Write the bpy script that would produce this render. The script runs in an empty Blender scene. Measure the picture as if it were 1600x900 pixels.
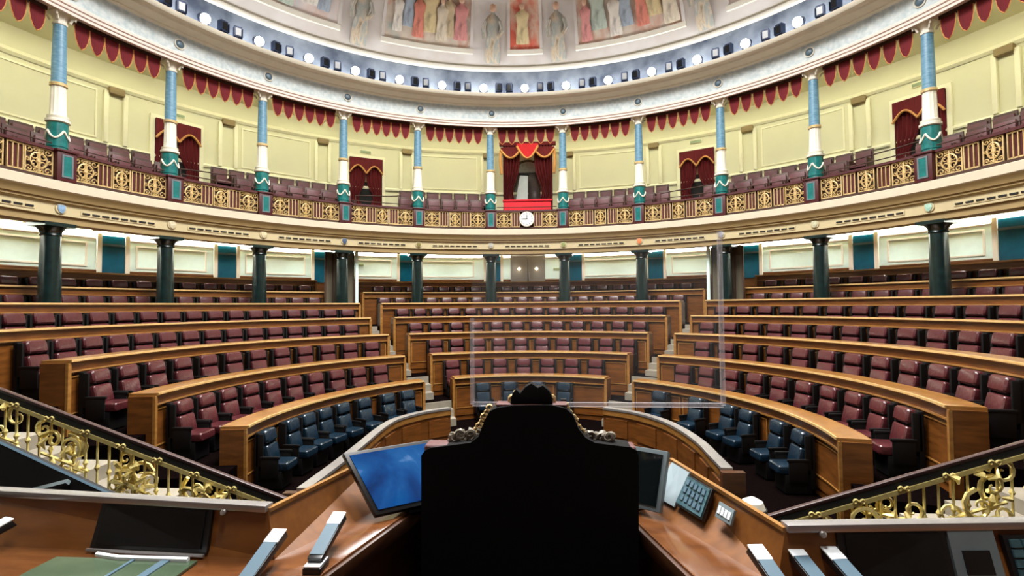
import bpy, bmesh, math, random
from math import sin, cos, pi, radians as rad, sqrt, hypot, atan2
from mathutils import Matrix, Vector
random.seed(7)
S = bpy.context.scene
COL = S.collection

# ------------------------------------------------------------------ camera, world, lights, exposure
EYE = Vector((0.5618, 0.0, 2.9))
cam = bpy.data.cameras.new('camera')
cam.sensor_width = 36.0
cam.lens = 18.0
cam.clip_start = 0.05
cam.clip_end = 200
co = bpy.data.objects.new('camera', cam)
COL.objects.link(co)
co.matrix_world = (Matrix.Translation(EYE) @ Matrix.Rotation(0.0717, 4, 'Z')
                   @ Matrix.Rotation(pi / 2 + 0.0353, 4, 'X') @ Matrix.Rotation(-0.0084, 4, 'Z'))
S.camera = co

w = bpy.data.worlds.new('world')
S.world = w
w.use_nodes = True
w.node_tree.nodes['Background'].inputs[0].default_value = (0.9, 0.95, 1.0, 1)
w.node_tree.nodes['Background'].inputs[1].default_value = 0.05

def area(name, loc, power, size, rot=(0, 0, 0), color=(1, 1, 1), shape='DISK', sy=None):
    l = bpy.data.lights.new(name, 'AREA')
    l.energy = power
    l.shape = shape
    l.size = size
    if sy:
        l.size_y = sy
    l.color = color
    o = bpy.data.objects.new(name, l)
    COL.objects.link(o)
    o.location = loc
    o.rotation_euler = rot
    return o

ceil_fill = area('ceiling_fill', (0.0, 8.6, 14.9), 4600, 7.0, color=(1.0, 0.985, 0.96))  # added unseen overhead light, serves as the main source
ceil_fill.data.spread = rad(140)

plat = area('platform_fill', (0.4, 1.2, 12.5), 900, 2.5, color=(1.0, 0.98, 0.95))  # added unseen light over the dais, brightens the brass and the desk

vs = S.view_settings
S.display_settings.display_device = 'sRGB'
vs.view_transform = 'Standard'
vs.look = 'None'
vs.exposure = 0.0
vs.gamma = 1.0
vs.use_curve_mapping = False

# ------------------------------------------------------------------ helpers
def lin(c):
    r = []
    for v in c:
        v /= 255.0
        r.append(v / 12.92 if v <= 0.04045 else ((v + 0.055) / 1.055) ** 2.4)
    return r

def mat(name, rgb, rough=0.5, metal=0.0, var=0.10, scale=6.0, bump=0.0, spec=0.5, coat=0.0,
        stretch=None, emit=0.0, rgb2=None, detail=3.0, bscale=None):
    m = bpy.data.materials.new(name)
    m.use_nodes = True
    nt = m.node_tree
    b = nt.nodes['Principled BSDF']
    c = lin(rgb)
    c2 = lin(rgb2) if rgb2 else [min(1, x * (1 + var)) for x in c]
    c1 = c if rgb2 else [x * (1 - var) for x in c]
    tc = nt.nodes.new('ShaderNodeTexCoord')
    mp = nt.nodes.new('ShaderNodeMapping')
    if stretch:
        mp.inputs['Scale'].default_value = stretch
    nz = nt.nodes.new('ShaderNodeTexNoise')
    nz.inputs['Scale'].default_value = scale
    nz.inputs['Detail'].default_value = detail
    cr = nt.nodes.new('ShaderNodeValToRGB')
    cr.color_ramp.elements[0].position = 0.3
    cr.color_ramp.elements[1].position = 0.7
    cr.color_ramp.elements[0].color = (*c1, 1)
    cr.color_ramp.elements[1].color = (*c2, 1)
    nt.links.new(tc.outputs['Object'], mp.inputs[0])
    nt.links.new(mp.outputs[0], nz.inputs['Vector'])
    nt.links.new(nz.outputs['Fac'], cr.inputs[0])
    nt.links.new(cr.outputs[0], b.inputs['Base Color'])
    b.inputs['Roughness'].default_value = rough
    b.inputs['Metallic'].default_value = metal
    b.inputs['Specular IOR Level'].default_value = spec
    b.inputs['Coat Weight'].default_value = coat
    b.inputs['Coat Roughness'].default_value = 0.15
    if bump:
        bn = nt.nodes.new('ShaderNodeBump')
        bn.inputs['Strength'].default_value = bump
        bn.inputs['Distance'].default_value = 0.02
        n2 = nz
        if bscale:
            n2 = nt.nodes.new('ShaderNodeTexNoise')
            n2.inputs['Scale'].default_value = bscale
            nt.links.new(tc.outputs['Object'], n2.inputs['Vector'])
        nt.links.new(n2.outputs['Fac'], bn.inputs['Height'])
        nt.links.new(bn.outputs[0], b.inputs['Normal'])
    if emit:
        b.inputs['Emission Color'].default_value = (*c, 1)
        b.inputs['Emission Strength'].default_value = emit
    return m

def mural(name, cols, scale, warp=1.2):
    m = bpy.data.materials.new(name)
    m.use_nodes = True
    nt = m.node_tree
    b = nt.nodes['Principled BSDF']
    tc = nt.nodes.new('ShaderNodeTexCoord')
    mp = nt.nodes.new('ShaderNodeMapping')
    mp.inputs['Scale'].default_value = (1, 1, 0.4)
    nz = nt.nodes.new('ShaderNodeTexNoise')
    nz.inputs['Scale'].default_value = scale
    nz.inputs['Detail'].default_value = 5
    nz.inputs['Distortion'].default_value = warp
    cr = nt.nodes.new('ShaderNodeValToRGB')
    e = cr.color_ramp.elements
    n = len(cols)
    while len(e) < n:
        e.new(0.5)
    for i, c in enumerate(cols):
        e[i].position = 0.30 + 0.40 * i / (n - 1)
        e[i].color = (*lin(c), 1)
    nt.links.new(tc.outputs['Object'], mp.inputs[0])
    nt.links.new(mp.outputs[0], nz.inputs['Vector'])
    nt.links.new(nz.outputs['Fac'], cr.inputs[0])
    nt.links.new(cr.outputs[0], b.inputs['Base Color'])
    b.inputs['Roughness'].default_value = 0.8
    return m

def glassmat(name, rgb, alpha, rough=0.05):
    m = bpy.data.materials.new(name)
    m.use_nodes = True
    nt = m.node_tree
    out = nt.nodes['Material Output']
    b = nt.nodes['Principled BSDF']
    b.inputs['Base Color'].default_value = (*lin(rgb), 1)
    b.inputs['Roughness'].default_value = rough
    tr = nt.nodes.new('ShaderNodeBsdfTransparent')
    mx = nt.nodes.new('ShaderNodeMixShader')
    nz = nt.nodes.new('ShaderNodeTexNoise')
    nz.inputs['Scale'].default_value = 2.0
    mr = nt.nodes.new('ShaderNodeMapRange')
    mr.inputs['To Min'].default_value = alpha * 0.8
    mr.inputs['To Max'].default_value = alpha * 1.2
    nt.links.new(nz.outputs['Fac'], mr.inputs['Value'])
    nt.links.new(mr.outputs[0], mx.inputs[0])
    nt.links.new(tr.outputs[0], mx.inputs[1])
    nt.links.new(b.outputs[0], mx.inputs[2])
    nt.links.new(mx.outputs[0], out.inputs[0])
    return m

class MB:
    def __init__(s):
        s.v = []
        s.f = []
    def add(s, vs, fs):
        n = len(s.v)
        s.v += [tuple(x) for x in vs]
        s.f += [tuple(n + i for i in f) for f in fs]
        return s
    def box(s, x0, x1, y0, y1, z0, z1):
        return s.add([(x0, y0, z0), (x1, y0, z0), (x1, y1, z0), (x0, y1, z0), (x0, y0, z1), (x1, y0, z1), (x1, y1, z1), (x0, y1, z1)],
                     [(0, 3, 2, 1), (4, 5, 6, 7), (0, 1, 5, 4), (1, 2, 6, 5), (2, 3, 7, 6), (3, 0, 4, 7)])
    def hexa(s, p):  # 8 points, bottom 4 ccw then top 4
        return s.add(p, [(0, 3, 2, 1), (4, 5, 6, 7), (0, 1, 5, 4), (1, 2, 6, 5), (2, 3, 7, 6), (3, 0, 4, 7)])
    def pbox(s, a0, a1, R0, R1, z0, z1, cy, n=None):
        if n is None:
            n = max(1, int(abs(a1 - a0) / 2.0 + 0.5))
        vs = []
        for i in range(n + 1):
            a = rad(a0 + (a1 - a0) * i / n)
            for R, z in ((R0, z0), (R1, z0), (R1, z1), (R0, z1)):
                vs.append((R * sin(a), cy + R * cos(a), z))
        fs = [(0, 1, 2, 3), tuple(4 * n + k for k in (3, 2, 1, 0))]
        for i in range(n):
            for k in range(4):
                fs.append((4 * i + k, 4 * i + 4 + k, 4 * i + 4 + (k + 1) % 4, 4 * i + (k + 1) % 4))
        return s.add(vs, fs)
    def lathe(s, prof, n=16, cx=0, cy=0, sx=1, sy=1, flute=0, cap=True):
        vs = []
        for r, z in prof:
            for i in range(n):
                a = 2 * pi * i / n
                q = r * (1 - flute * (i % 2))
                vs.append((cx + q * cos(a) * sx, cy + q * sin(a) * sy, z))
        fs = []
        for j in range(len(prof) - 1):
            for i in range(n):
                fs.append((j * n + i, j * n + (i + 1) % n, (j + 1) * n + (i + 1) % n, (j + 1) * n + i))
        if cap:
            fs.append(tuple(range(n - 1, -1, -1)))
            fs.append(tuple((len(prof) - 1) * n + i for i in range(n)))
        return s.add(vs, fs)
    def tube(s, pts, r, n=5, closed=False, taper=None):
        pts = [Vector(p) for p in pts]
        m = len(pts)
        vs = []
        for i, p in enumerate(pts):
            if closed:
                t = pts[(i + 1) % m] - pts[i - 1]
            else:
                t = pts[min(i + 1, m - 1)] - pts[max(i - 1, 0)]
            t.normalize()
            up = Vector((0, 1, 0)) if abs(t.y) < 0.9 else Vector((0, 0, 1))
            u = t.cross(up).normalized()
            q = t.cross(u)
            rr = r * (taper[i] if taper else 1)
            for k in range(n):
                a = 2 * pi * k / n
                vs.append(p + (u * cos(a) + q * sin(a)) * rr)
        fs = []
        for i in range(m if closed else m - 1):
            j = (i + 1) % m
            for k in range(n):
                fs.append((i * n + k, i * n + (k + 1) % n, j * n + (k + 1) % n, j * n + k))
        if not closed:
            fs.append(tuple(range(n)))
            fs.append(tuple((m - 1) * n + k for k in range(n - 1, -1, -1)))
        return s.add(vs, fs)
    def prism(s, pts, d0, d1, axis='y'):
        n = len(pts)
        if axis == 'y':
            vs = [(x, d0, z) for x, z in pts] + [(x, d1, z) for x, z in pts]
        elif axis == 'z':
            vs = [(x, y, d0) for x, y in pts] + [(x, y, d1) for x, y in pts]
        else:
            vs = [(d0, y, z) for y, z in pts] + [(d1, y, z) for y, z in pts]
        fs = [tuple(range(n)), tuple(range(2 * n - 1, n - 1, -1))]
        for i in range(n):
            j = (i + 1) % n
            fs.append((i, n + i, n + j, j))
        return s.add(vs, fs)
    def xf(s, M):
        s.v = [tuple(M @ Vector(p)) for p in s.v]
        return s
    def mesh(s, name, bevel=0, segs=2, smooth=True, ang=35):
        me = bpy.data.meshes.new(name)
        me.from_pydata(s.v, [], s.f)
        bm = bmesh.new()
        bm.from_mesh(me)
        bmesh.ops.recalc_face_normals(bm, faces=bm.faces)
        if bevel:
            bmesh.ops.bevel(bm, geom=bm.edges[:], offset=bevel, segments=segs, profile=0.6, affect='EDGES', clamp_overlap=True)
        bm.to_mesh(me)
        bm.free()
        if smooth:
            for p in me.polygons:
                p.use_smooth = True
            me.set_sharp_from_angle(angle=rad(ang))
        return me

def obj(name, mb, m, parent=None, bevel=0, loc=None, rz=None, label=None, smooth=True, segs=2, ang=35):
    me = mb.mesh(name, bevel, segs, smooth, ang) if isinstance(mb, MB) else mb
    if m and not me.materials:
        me.materials.append(m)
    o = bpy.data.objects.new(name, me)
    COL.objects.link(o)
    if parent:
        o.parent = parent
    if loc:
        o.location = loc
    if rz is not None:
        o.rotation_euler = (0, 0, rz)
    if label:
        o['label'] = label
    return o

def thing(name, label, cat, loc=(0, 0, 0), rz=0, group=None):
    o = bpy.data.objects.new(name, None)
    COL.objects.link(o)
    o.empty_display_size = 0.1
    o.location = loc
    o.rotation_euler = (0, 0, rz)
    tag(o, label, cat, group)
    return o

def tag(o, label, cat, group=None):
    o['label'] = label
    o['category'] = cat
    if group:
        o['group'] = group
    return o

def struct(o, label, cat):
    o['kind'] = 'structure'
    return tag(o, label, cat)

ONES = 'zero first second third fourth fifth sixth seventh eighth ninth tenth eleventh twelfth thirteenth fourteenth fifteenth sixteenth seventeenth eighteenth nineteenth'.split()
TENS = {2: 'twent', 3: 'thirt', 4: 'fort', 5: 'fift', 6: 'sixt', 7: 'sevent', 8: 'eight', 9: 'ninet'}
def ordn(n):
    if n < 20:
        return ONES[n]
    t, u = divmod(n, 10)
    return TENS[t] + ('ieth' if u == 0 else 'y-' + ONES[u])

YC = 8.137          # centre of the column ring / gallery
CY = 8.3            # centre of the bench arcs
def P(a, R, z=0.0, cy=YC):
    a = rad(a)
    return Vector((R * sin(a), cy + R * cos(a), z))

def usweep(prof, yend=-1.9, closed=False, step=2.5):
    """sweep an (R, z) profile along the hemicycle: half circle plus straight flanks"""
    st = []
    n = int(180 / step)
    st.append(('L', yend)); st.append(('L', 3.0))
    for i in range(n + 1):
        st.append(('A', -90 + 180 * i / n))
    st.append(('R', 3.0)); st.append(('R', yend))
    mb = MB()
    k = len(prof)
    vs = []
    for t, q in st:
        for R, z in prof:
            if t == 'A':
                vs.append((R * sin(rad(q)), YC + R * cos(rad(q)), z))
            else:
                vs.append((-R if t == 'L' else R, q, z))
    fs = []
    for i in range(len(st) - 1):
        for j in range(k if closed else k - 1):
            j2 = (j + 1) % k
            fs.append((i * k + j, (i + 1) * k + j, (i + 1) * k + j2, i * k + j2))
    if closed:
        fs.append(tuple(range(k)))
        fs.append(tuple((len(st) - 1) * k + j for j in range(k - 1, -1, -1)))
    mb.add(vs, fs)
    return mb

# ------------------------------------------------------------------ materials
M = {}
M['wood'] = mat('oak_wood', (80, 44, 13), 0.35, rgb2=(112, 66, 25), scale=2.5, stretch=(1.2, 1.2, 7), bump=0.03, coat=0.2)
M['wood_top'] = mat('polished_oak_lit', (126, 84, 38), 0.28, rgb2=(152, 108, 54), scale=3, stretch=(2, 2, 6), coat=0.4)  # paler than the panels: light on the ledge tops put into the colour
M['wood_highlight'] = mat('oak_edge_highlight', (186, 148, 92), 0.35, rgb2=(206, 172, 116), scale=4, stretch=(2, 2, 6), coat=0.3)  # bright highlight of the ledge front put into the colour
M['wood_dark'] = mat('walnut_wood', (46, 24, 10), 0.4, rgb2=(70, 38, 16), scale=4, stretch=(1, 1, 8), coat=0.15)
M['desk'] = mat('desk_wood', (84, 48, 24), 0.2, rgb2=(108, 66, 34), scale=3, stretch=(2, 10, 10), coat=0.8)
M['panelwood'] = mat('desk_panel_wood', (100, 58, 20), 0.4, rgb2=(118, 72, 28), scale=3, stretch=(2, 8, 8))
M['burgundy'] = mat('burgundy_leather', (70, 27, 31), 0.33, var=0.25, scale=5, bump=0.3, bscale=22, coat=0.3)
M['bluel'] = mat('blue_leather', (9, 30, 44), 0.33, var=0.25, scale=5, bump=0.3, bscale=22, coat=0.3)
M['black'] = mat('black_shell', (6, 4, 4), 0.6, var=0.2, spec=0.25)
M['blackchair'] = mat('black_upholstery', (6, 5, 5), 0.75, var=0.2, scale=30, spec=0.15)
M['chairpad'] = mat('lit_red_brown_leather', (84, 46, 44), 0.5, var=0.15, scale=12)  # reddish leather, with the light on the chair's top surfaces in its tone
M['cream'] = mat('cream_paint', (234, 231, 196), 0.75, var=0.02, scale=1.5)
M['creamtrim'] = mat('pale_yellow_trim', (252, 248, 214), 0.5, var=0.02)
M['white'] = mat('ivory_paint', (220, 214, 198), 0.6, var=0.03)
M['wallw'] = mat('pale_mint_white_paint', (216, 238, 230), 0.7, var=0.03)
M['fascia'] = mat('ochre_cream_plaster', (184, 170, 132), 0.6, var=0.05, scale=2)
M['fascia2'] = mat('olive_gilt_plaster', (148, 126, 84), 0.6, var=0.06, scale=3)
M['frieze'] = mat('pale_blue_grey_frieze', (172, 186, 190), 0.7, rgb2=(208, 214, 212), scale=9, bump=0.3)
M['cornice'] = mat('stone_beige_cornice', (228, 222, 204), 0.7, var=0.04, scale=3)
M['pinkw'] = mat('pinkish_white_moulding', (226, 208, 198), 0.6, var=0.03)
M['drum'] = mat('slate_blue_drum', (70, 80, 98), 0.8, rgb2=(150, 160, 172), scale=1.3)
M['domep'] = mat('pale_fresco_ground', (206, 196, 186), 0.85, rgb2=(226, 220, 214), scale=1.0)
M['blueshaft'] = mat('blue_marble_shaft', (76, 124, 150), 0.4, rgb2=(112, 152, 174), scale=8, stretch=(1, 1, 3))
M['greenbase'] = mat('teal_green_marble', (10, 88, 88), 0.3, rgb2=(24, 116, 112), scale=10)
M['darkgreen'] = mat('dark_green_marble', (2, 18, 18), 0.3, rgb2=(6, 36, 36), scale=9, coat=0.3)
M['teal'] = mat('teal_glazed_panel', (0, 66, 92), 0.2, rgb2=(10, 96, 122), scale=2)
M['gold'] = mat('gilt_metal', (206, 172, 92), 0.35, metal=0.7, var=0.2, scale=14)
M['palegold'] = mat('pale_gilt', (196, 168, 114), 0.5, metal=0.25, var=0.2, scale=14)
M['brass'] = mat('polished_brass', (236, 218, 142), 0.3, metal=0.35, var=0.15, scale=16)
M['maroon'] = mat('maroon_paint', (66, 11, 15), 0.5, var=0.15)
M['redbar'] = mat('dark_red_paint', (70, 10, 12), 0.5, var=0.15)
M['backing'] = mat('dark_umber_backing', (58, 34, 22), 0.8, var=0.2)
M['velvet'] = mat('crimson_velvet', (112, 8, 20), 0.85, rgb2=(84, 4, 14), scale=6, stretch=(6, 6, 0.6))
M['redcarpet'] = mat('bright_red_cloth', (196, 20, 36), 0.8, var=0.08)
M['fringe'] = mat('gold_fringe', (214, 152, 84), 0.7, var=0.15, scale=40)
M['marble'] = mat('cream_marble', (116, 110, 98), 0.35, rgb2=(140, 132, 118), scale=3, detail=8)
M['carpet'] = mat('dark_carpet', (9, 5, 5), 1.0, var=0.25, scale=30, spec=0.0)
M['soffit'] = mat('olive_soffit', (178, 160, 112), 0.6, var=0.06)
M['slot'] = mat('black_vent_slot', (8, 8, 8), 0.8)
M['lampw'] = mat('lamp_glow', (255, 255, 255), 0.5, emit=26)
M['downl'] = mat('downlight_glow', (255, 240, 205), 0.5, emit=20)
M['cove'] = mat('cove_light_tube', (255, 254, 246), 0.5, emit=36.0)
M['gfill'] = mat('gallery_fill_strip', (255, 254, 240), 0.5, emit=17.0)  # glow of the added gallery fill strip
M['ufill'] = mat('ledge_fill_strip', (246, 249, 255), 0.5, emit=14.0)  # glow of the added fill strip on the ledge
M['steel'] = mat('lamp_steel_blue', (40, 52, 78), 0.4, metal=0.4, var=0.3)
M['gseat'] = mat('mauve_red_gallery_leather', (88, 46, 50), 0.5, var=0.15, scale=8)
M['gwood'] = mat('gallery_seat_wood', (66, 38, 28), 0.5, var=0.2)
M['lip'] = mat('ivory_gallery_lip', (196, 184, 162), 0.6, var=0.04)
M['handrail'] = mat('dark_handrail_wood', (58, 38, 36), 0.35, var=0.15)
M['greyglass'] = mat('grey_door_glass', (118, 112, 104), 0.3, var=0.15, scale=3)
M['bronze'] = mat('dark_bronze_glass', (66, 60, 48), 0.3, rgb2=(104, 96, 80), scale=2, stretch=(3, 3, 0.4))
M['screen'] = mural('blue_screen_glow', [(4, 22, 54), (6, 42, 92), (10, 58, 112), (22, 72, 124), (110, 140, 180)], 3.0)
bs = M['screen'].node_tree.nodes['Principled BSDF']
bs.inputs['Roughness'].default_value = 0.15
M['screen'].node_tree.links.new([n for n in M['screen'].node_tree.nodes if n.type == 'VALTORGB'][0].outputs[0], bs.inputs['Emission Color'])
bs.inputs['Emission Strength'].default_value = 0.15
M['darkscreen'] = mat('dark_screen_glass', (10, 16, 18), 0.12, var=0.2, coat=0.3)
M['bezel'] = mat('black_bezel', (14, 14, 16), 0.35)
M['greyplastic'] = mat('grey_plastic', (96, 108, 112), 0.4, var=0.08)
M['tealkeys'] = mat('teal_grey_keys', (34, 62, 70), 0.35, rgb2=(62, 92, 100), scale=30)
M['whiteplastic'] = mat('white_plastic', (226, 232, 236), 0.35, var=0.03)
M['bluegrey'] = mat('blue_grey_plastic', (70, 92, 106), 0.4, var=0.05)
M['paper'] = mat('paper', (122, 136, 142), 0.8, var=0.04)
M['whitecloth'] = mat('white_cloth', (214, 224, 232), 0.8, var=0.04)
M['trayglass'] = mat('green_document_glass', (52, 68, 50), 0.1, rgb2=(84, 98, 78), scale=2, coat=0.6)
M['metalcap'] = mat('brushed_metal_cap', (150, 146, 144), 0.3, metal=0.6, var=0.08)
M['pane'] = glassmat('clear_acrylic', (220, 230, 235), 0.035)
M['paneedge'] = glassmat('frosted_acrylic_edge', (226, 222, 228), 0.22, 0.4)
M['scene_a'] = mural('painted_scene_warm', [(168, 178, 168), (206, 190, 172), (216, 204, 186), (206, 168, 146), (220, 208, 192), (186, 174, 166)], 1.3, 0.2)
M['scene_b'] = mural('painted_scene_red', [(206, 110, 84), (212, 96, 74), (214, 180, 156), (206, 120, 96)], 1.6, 0.2)
M['scene_c'] = mural('painted_scene_pale', [(206, 208, 206), (222, 208, 200), (216, 190, 178), (222, 216, 208)], 1.3, 0.2)
M['figrobe'] = mural('painted_robe', [(150, 134, 112), (206, 188, 160), (160, 166, 160), (214, 204, 186)], 5.0, 0.5)
M['figskin'] = mat('painted_skin', (206, 168, 140), 0.8, var=0.1)
M['clockface'] = mat('clock_face', (214, 224, 214), 0.5, var=0.02)
M['signgreen'] = mat('sign_plate', (150, 168, 128), 0.5, var=0.2, scale=30)

# ------------------------------------------------------------------ structure: floors and tiers
COLA = [-93.0, -78.3, -64.66, -50.98, -37.03, -22.96, -8.44, 6.27, 21.23, 36.12, 51.06, 66.16, 81.0]
RR = [4.7, 5.75, 6.8, 7.85, 8.9, 11.0, 12.1]
ZT = [1.09, 1.63, 2.15, 2.60, 3.03, 3.43, 3.87]
ZF = [0.0, 0.51, 1.03, 1.48, 1.91, 2.30, 2.74]
RW = 13.2
RAL = [4.2, 5.5, 6.7, 7.85, 8.9, 11.0, 12.1]      # half widths of the bench curves, left
RAR = [4.6, 5.72, 6.6, 7.85, 8.9, 11.0, 12.1]     # and right
RB = [5.25, 6.1, 6.9, 7.85, 8.9, 11.0, 12.1]      # depth of the curves on the axis
def rowR(r, a):
    A = RAL[r] if a < 0 else RAR[r]
    b = RB[r] if abs(a) <= 90 else A
    return 1 / sqrt((sin(rad(a)) / A) ** 2 + (cos(rad(a)) / b) ** 2)
def rowP(r, a, d=0.0, z=0.0):
    return P(a, rowR(r, a) + d, z, CY)
def rowrot(r, a):
    t = rowP(r, a + 0.5) - rowP(r, a - 0.5)
    return atan2(t.y, t.x)
def rbox(r0, d0, r1, d1, a0, a1, z0, z1, n=None):
    """curved box between bench curves r0 + d0 and r1 + d1"""
    if n is None:
        n = max(1, int(abs(a1 - a0) / 2.0 + 0.5))
    vs = []
    for i in range(n + 1):
        a = a0 + (a1 - a0) * i / n
        for r, d, z in ((r0, d0, z0), (r1, d1, z0), (r1, d1, z1), (r0, d0, z1)):
            vs.append(rowP(r, a, d, z))
    fs = [(0, 1, 2, 3), tuple(4 * n + k for k in (3, 2, 1, 0))]
    for i in range(n):
        for k in range(4):
            fs.append((4 * i + k, 4 * i + 4 + k, 4 * i + 4 + (k + 1) % 4, 4 * i + (k + 1) % 4))
    return MB().add(vs, fs)

fl = MB().box(-14.2, 14.2, -2.1, 22.2, -0.2, 0.0)
struct(obj('floor', fl, M['carpet']), 'dark carpeted floor at the foot of the chamber', 'floor')
for r in range(1, 7):
    mb = rbox(r - 1, 0.07, r, 0.07, -106, 110, 0.0, ZF[r])
    struct(obj('floor', mb, M['carpet']), 'carpeted tier floor carrying the %s row of seats' % ordn(r + 1), 'floor')
mb = MB().pbox(-100, 100, RR[6] + 0.07, RW - 0.02, 0.0, 3.1, CY - 0.1)
struct(obj('floor', mb, M['carpet']), 'carpeted walkway behind the last row under the gallery', 'floor')
mb = MB().box(-4.6, 5.2, -2.0, 3.55, 0.0, 0.97)
struct(obj('floor', mb, M['carpet']), 'raised platform floor under the presiding desk', 'floor')

# walls
lw = usweep([(RW, 0.0), (RW, 5.2), (RW + 0.25, 5.2), (RW + 0.25, 0.0)], closed=True)
struct(obj('wall_lower', lw, M['wallw']), 'pale mint wall under the gallery behind the last row', 'wall')
uw = usweep([(RW, 5.2), (RW, 10.5), (RW + 0.25, 10.5), (RW + 0.25, 5.2)], closed=True)
struct(obj('wall_upper', uw, M['cream']), 'cream yellow curved wall behind the gallery seats', 'wall')
bw = MB().box(-13.6, 13.6, -2.1, -1.9, 0, 16)
struct(obj('wall_front', bw, M['wood_dark']), 'dark panelled wall behind the presiding desk', 'wall')

# gallery slab, fascia
slab = usweep([(10.5, 4.78), (RW, 5.12), (RW, 5.62), (10.0, 5.62)], closed=True)
struct(obj('ceiling', slab, M['soffit']), 'olive soffit under the gallery with small downlights', 'ceiling')
f1 = usweep([(10.52, 4.76), (10.12, 4.76), (10.12, 4.90), (10.06, 4.92)])
struct(obj('trim_1', f1, M['fascia2']), 'ochre beam resting on the dark green columns', 'moulding')
f2 = usweep([(10.06, 4.92), (10.06, 5.17), (10.03, 5.18)])
struct(obj('trim_2', f2, M['fascia']), 'cream fascia band with black vent slots and round emblems', 'moulding')
f3 = usweep([(10.03, 5.18), (9.99, 5.19), (9.99, 5.23), (9.95, 5.25), (9.92, 5.34), (9.89, 5.37), (9.87, 5.40)])
struct(obj('trim_3', f3, M['fascia2']), 'olive gilt cove moulding below the gallery lip', 'moulding')
f4 = usweep([(9.87, 5.40), (9.85, 5.42), (9.85, 5.60), (9.88, 5.62), (10.3, 5.64)])
struct(obj('trim_4', f4, M['lip']), 'broad ivory lip carrying the gallery balustrade', 'moulding')
g2 = usweep([(10.75, 5.62), (10.75, 6.02), (11.75, 6.02), (11.75, 6.52), (RW, 6.52), (RW, 5.62)], closed=True)
struct(obj('floor', g2, M['carpet']), 'stepped gallery floor carrying the spectator seats', 'floor')
dado = usweep([(RW - 0.05, 7.55), (RW - 0.07, 7.6), (RW - 0.05, 7.66), (RW, 7.68)])
struct(obj('trim_5', dado, M['creamtrim']), 'pale yellow dado rail above the gallery seats', 'moulding')
pr = usweep([(RW - 0.03, 9.25), (RW - 0.10, 9.32), (RW - 0.06, 9.42), (RW, 9.45)])
struct(obj('trim_6', pr, M['creamtrim']), 'pale yellow picture rail high on the gallery wall', 'moulding')
gc = usweep([(9.95, 10.0), (RW, 10.0), (RW, 10.2), (9.95, 10.2)], closed=True)
struct(obj('ceiling', gc, M['cream']), 'cream ceiling above the gallery seats', 'ceiling')

# entablature and dome
e1 = usweep([(10.5, 9.40), (10.5, 9.36), (9.98, 9.36), (9.96, 9.30), (9.93, 9.30), (9.93, 9.36), (9.90, 9.38), (9.90, 9.44), (9.87, 9.46), (9.87, 9.52), (9.90, 9.55)])
struct(obj('trim_7', e1, M['pinkw']), 'pinkish white stepped architrave above the blue columns', 'moulding')
e2 = usweep([(9.90, 9.55), (9.92, 9.56), (9.92, 9.98), (9.88, 10.0)])
struct(obj('trim_8', e2, M['frieze']), 'pale blue grey ornamental frieze', 'moulding')
e3 = usweep([(9.88, 10.0), (9.80, 10.02), (9.80, 10.06), (9.74, 10.07), (9.52, 10.10), (9.50, 10.14), (9.36, 10.16), (9.32, 10.20), (9.30, 10.27), (9.34, 10.28), (10.1, 10.28)])
struct(obj('trim_9', e3, M['cornice']), 'beige projecting cornice with a lamp ledge on top', 'moulding')
e4 = usweep([(10.1, 10.28), (10.1, 11.36)])
struct(obj('wall_drum', e4, M['drum']), 'shadowy blue grey drum band behind the ring of lamps', 'wall')
e5 = usweep([(10.1, 11.36), (9.98, 11.38), (9.95, 11.44), (9.95, 11.47), (10.02, 11.50), (10.02, 11.53), (9.96, 11.55)])
struct(obj('trim_10', e5, M['white']), 'ivory rim moulding at the foot of the painted vault', 'moulding')
DOME = [(9.97, 11.55), (9.80, 12.0), (9.55, 12.5), (9.15, 13.05), (8.6, 13.6), (7.8, 14.15), (6.8, 14.6), (5.5, 14.95), (4.0, 15.15), (0.01, 15.25)]
dm = usweep(DOME)
struct(obj('ceiling', dm, M['domep']), 'pale vaulted ceiling painted with figures above the lamp ring', 'ceiling')

# ------------------------------------------------------------------ columns
base_m = MB().lathe([(0.20, 0.0), (0.21, 0.04), (0.17, 0.06), (0.17, 0.09), (0.185, 0.10), (0.185, 0.60), (0.17, 0.62)], 20).mesh('base')
ring_mb = MB().lathe([(0.17, 0.62), (0.215, 0.64), (0.215, 0.69), (0.175, 0.71), (0.19, 0.74), (0.19, 0.77), (0.15, 0.79)], 20)
for k in range(4):
    pts = []
    for i in range(9):
        a = k * pi / 2 + pi / 2 * i / 8
        pts.append((0.195 * cos(a), 0.195 * sin(a), 0.44 - 0.17 * sin(pi * i / 8)))
    ring_mb.tube(pts, 0.022, 6)
ring_m = ring_mb.mesh('collar')
low_m = MB().lathe([(0.15, 0.79), (0.145, 0.80), (0.132, 1.42), (0.14, 1.43)], 24, flute=0.09).mesh('fluted_shaft')
gold_m = MB().lathe([(0.155, 1.43), (0.155, 1.49), (0.14, 1.50)], 20).mesh('shaft_ring')
blue_m = MB().lathe([(0.132, 1.49), (0.130, 2.0), (0.116, 2.79)], 20).mesh('shaft')
cap_mb = MB().lathe([(0.116, 2.77), (0.135, 2.78), (0.135, 2.82), (0.115, 2.84), (0.12, 2.90), (0.15, 2.98), (0.20, 3.02)], 16, flute=0.06)
cap_mb.box(-0.20, 0.20, -0.20, 0.20, 3.02, 3.075)
for sx in (-1, 1):
    for sy in (-1, 1):
        cap_mb.tube([(sx * 0.12, sy * 0.12, 2.86), (sx * 0.15, sy * 0.15, 2.95), (sx * 0.20, sy * 0.20, 2.99), (sx * 0.18, sy * 0.18, 2.93)], 0.025, 5)
cap_m = cap_mb.mesh('capital')

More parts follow.
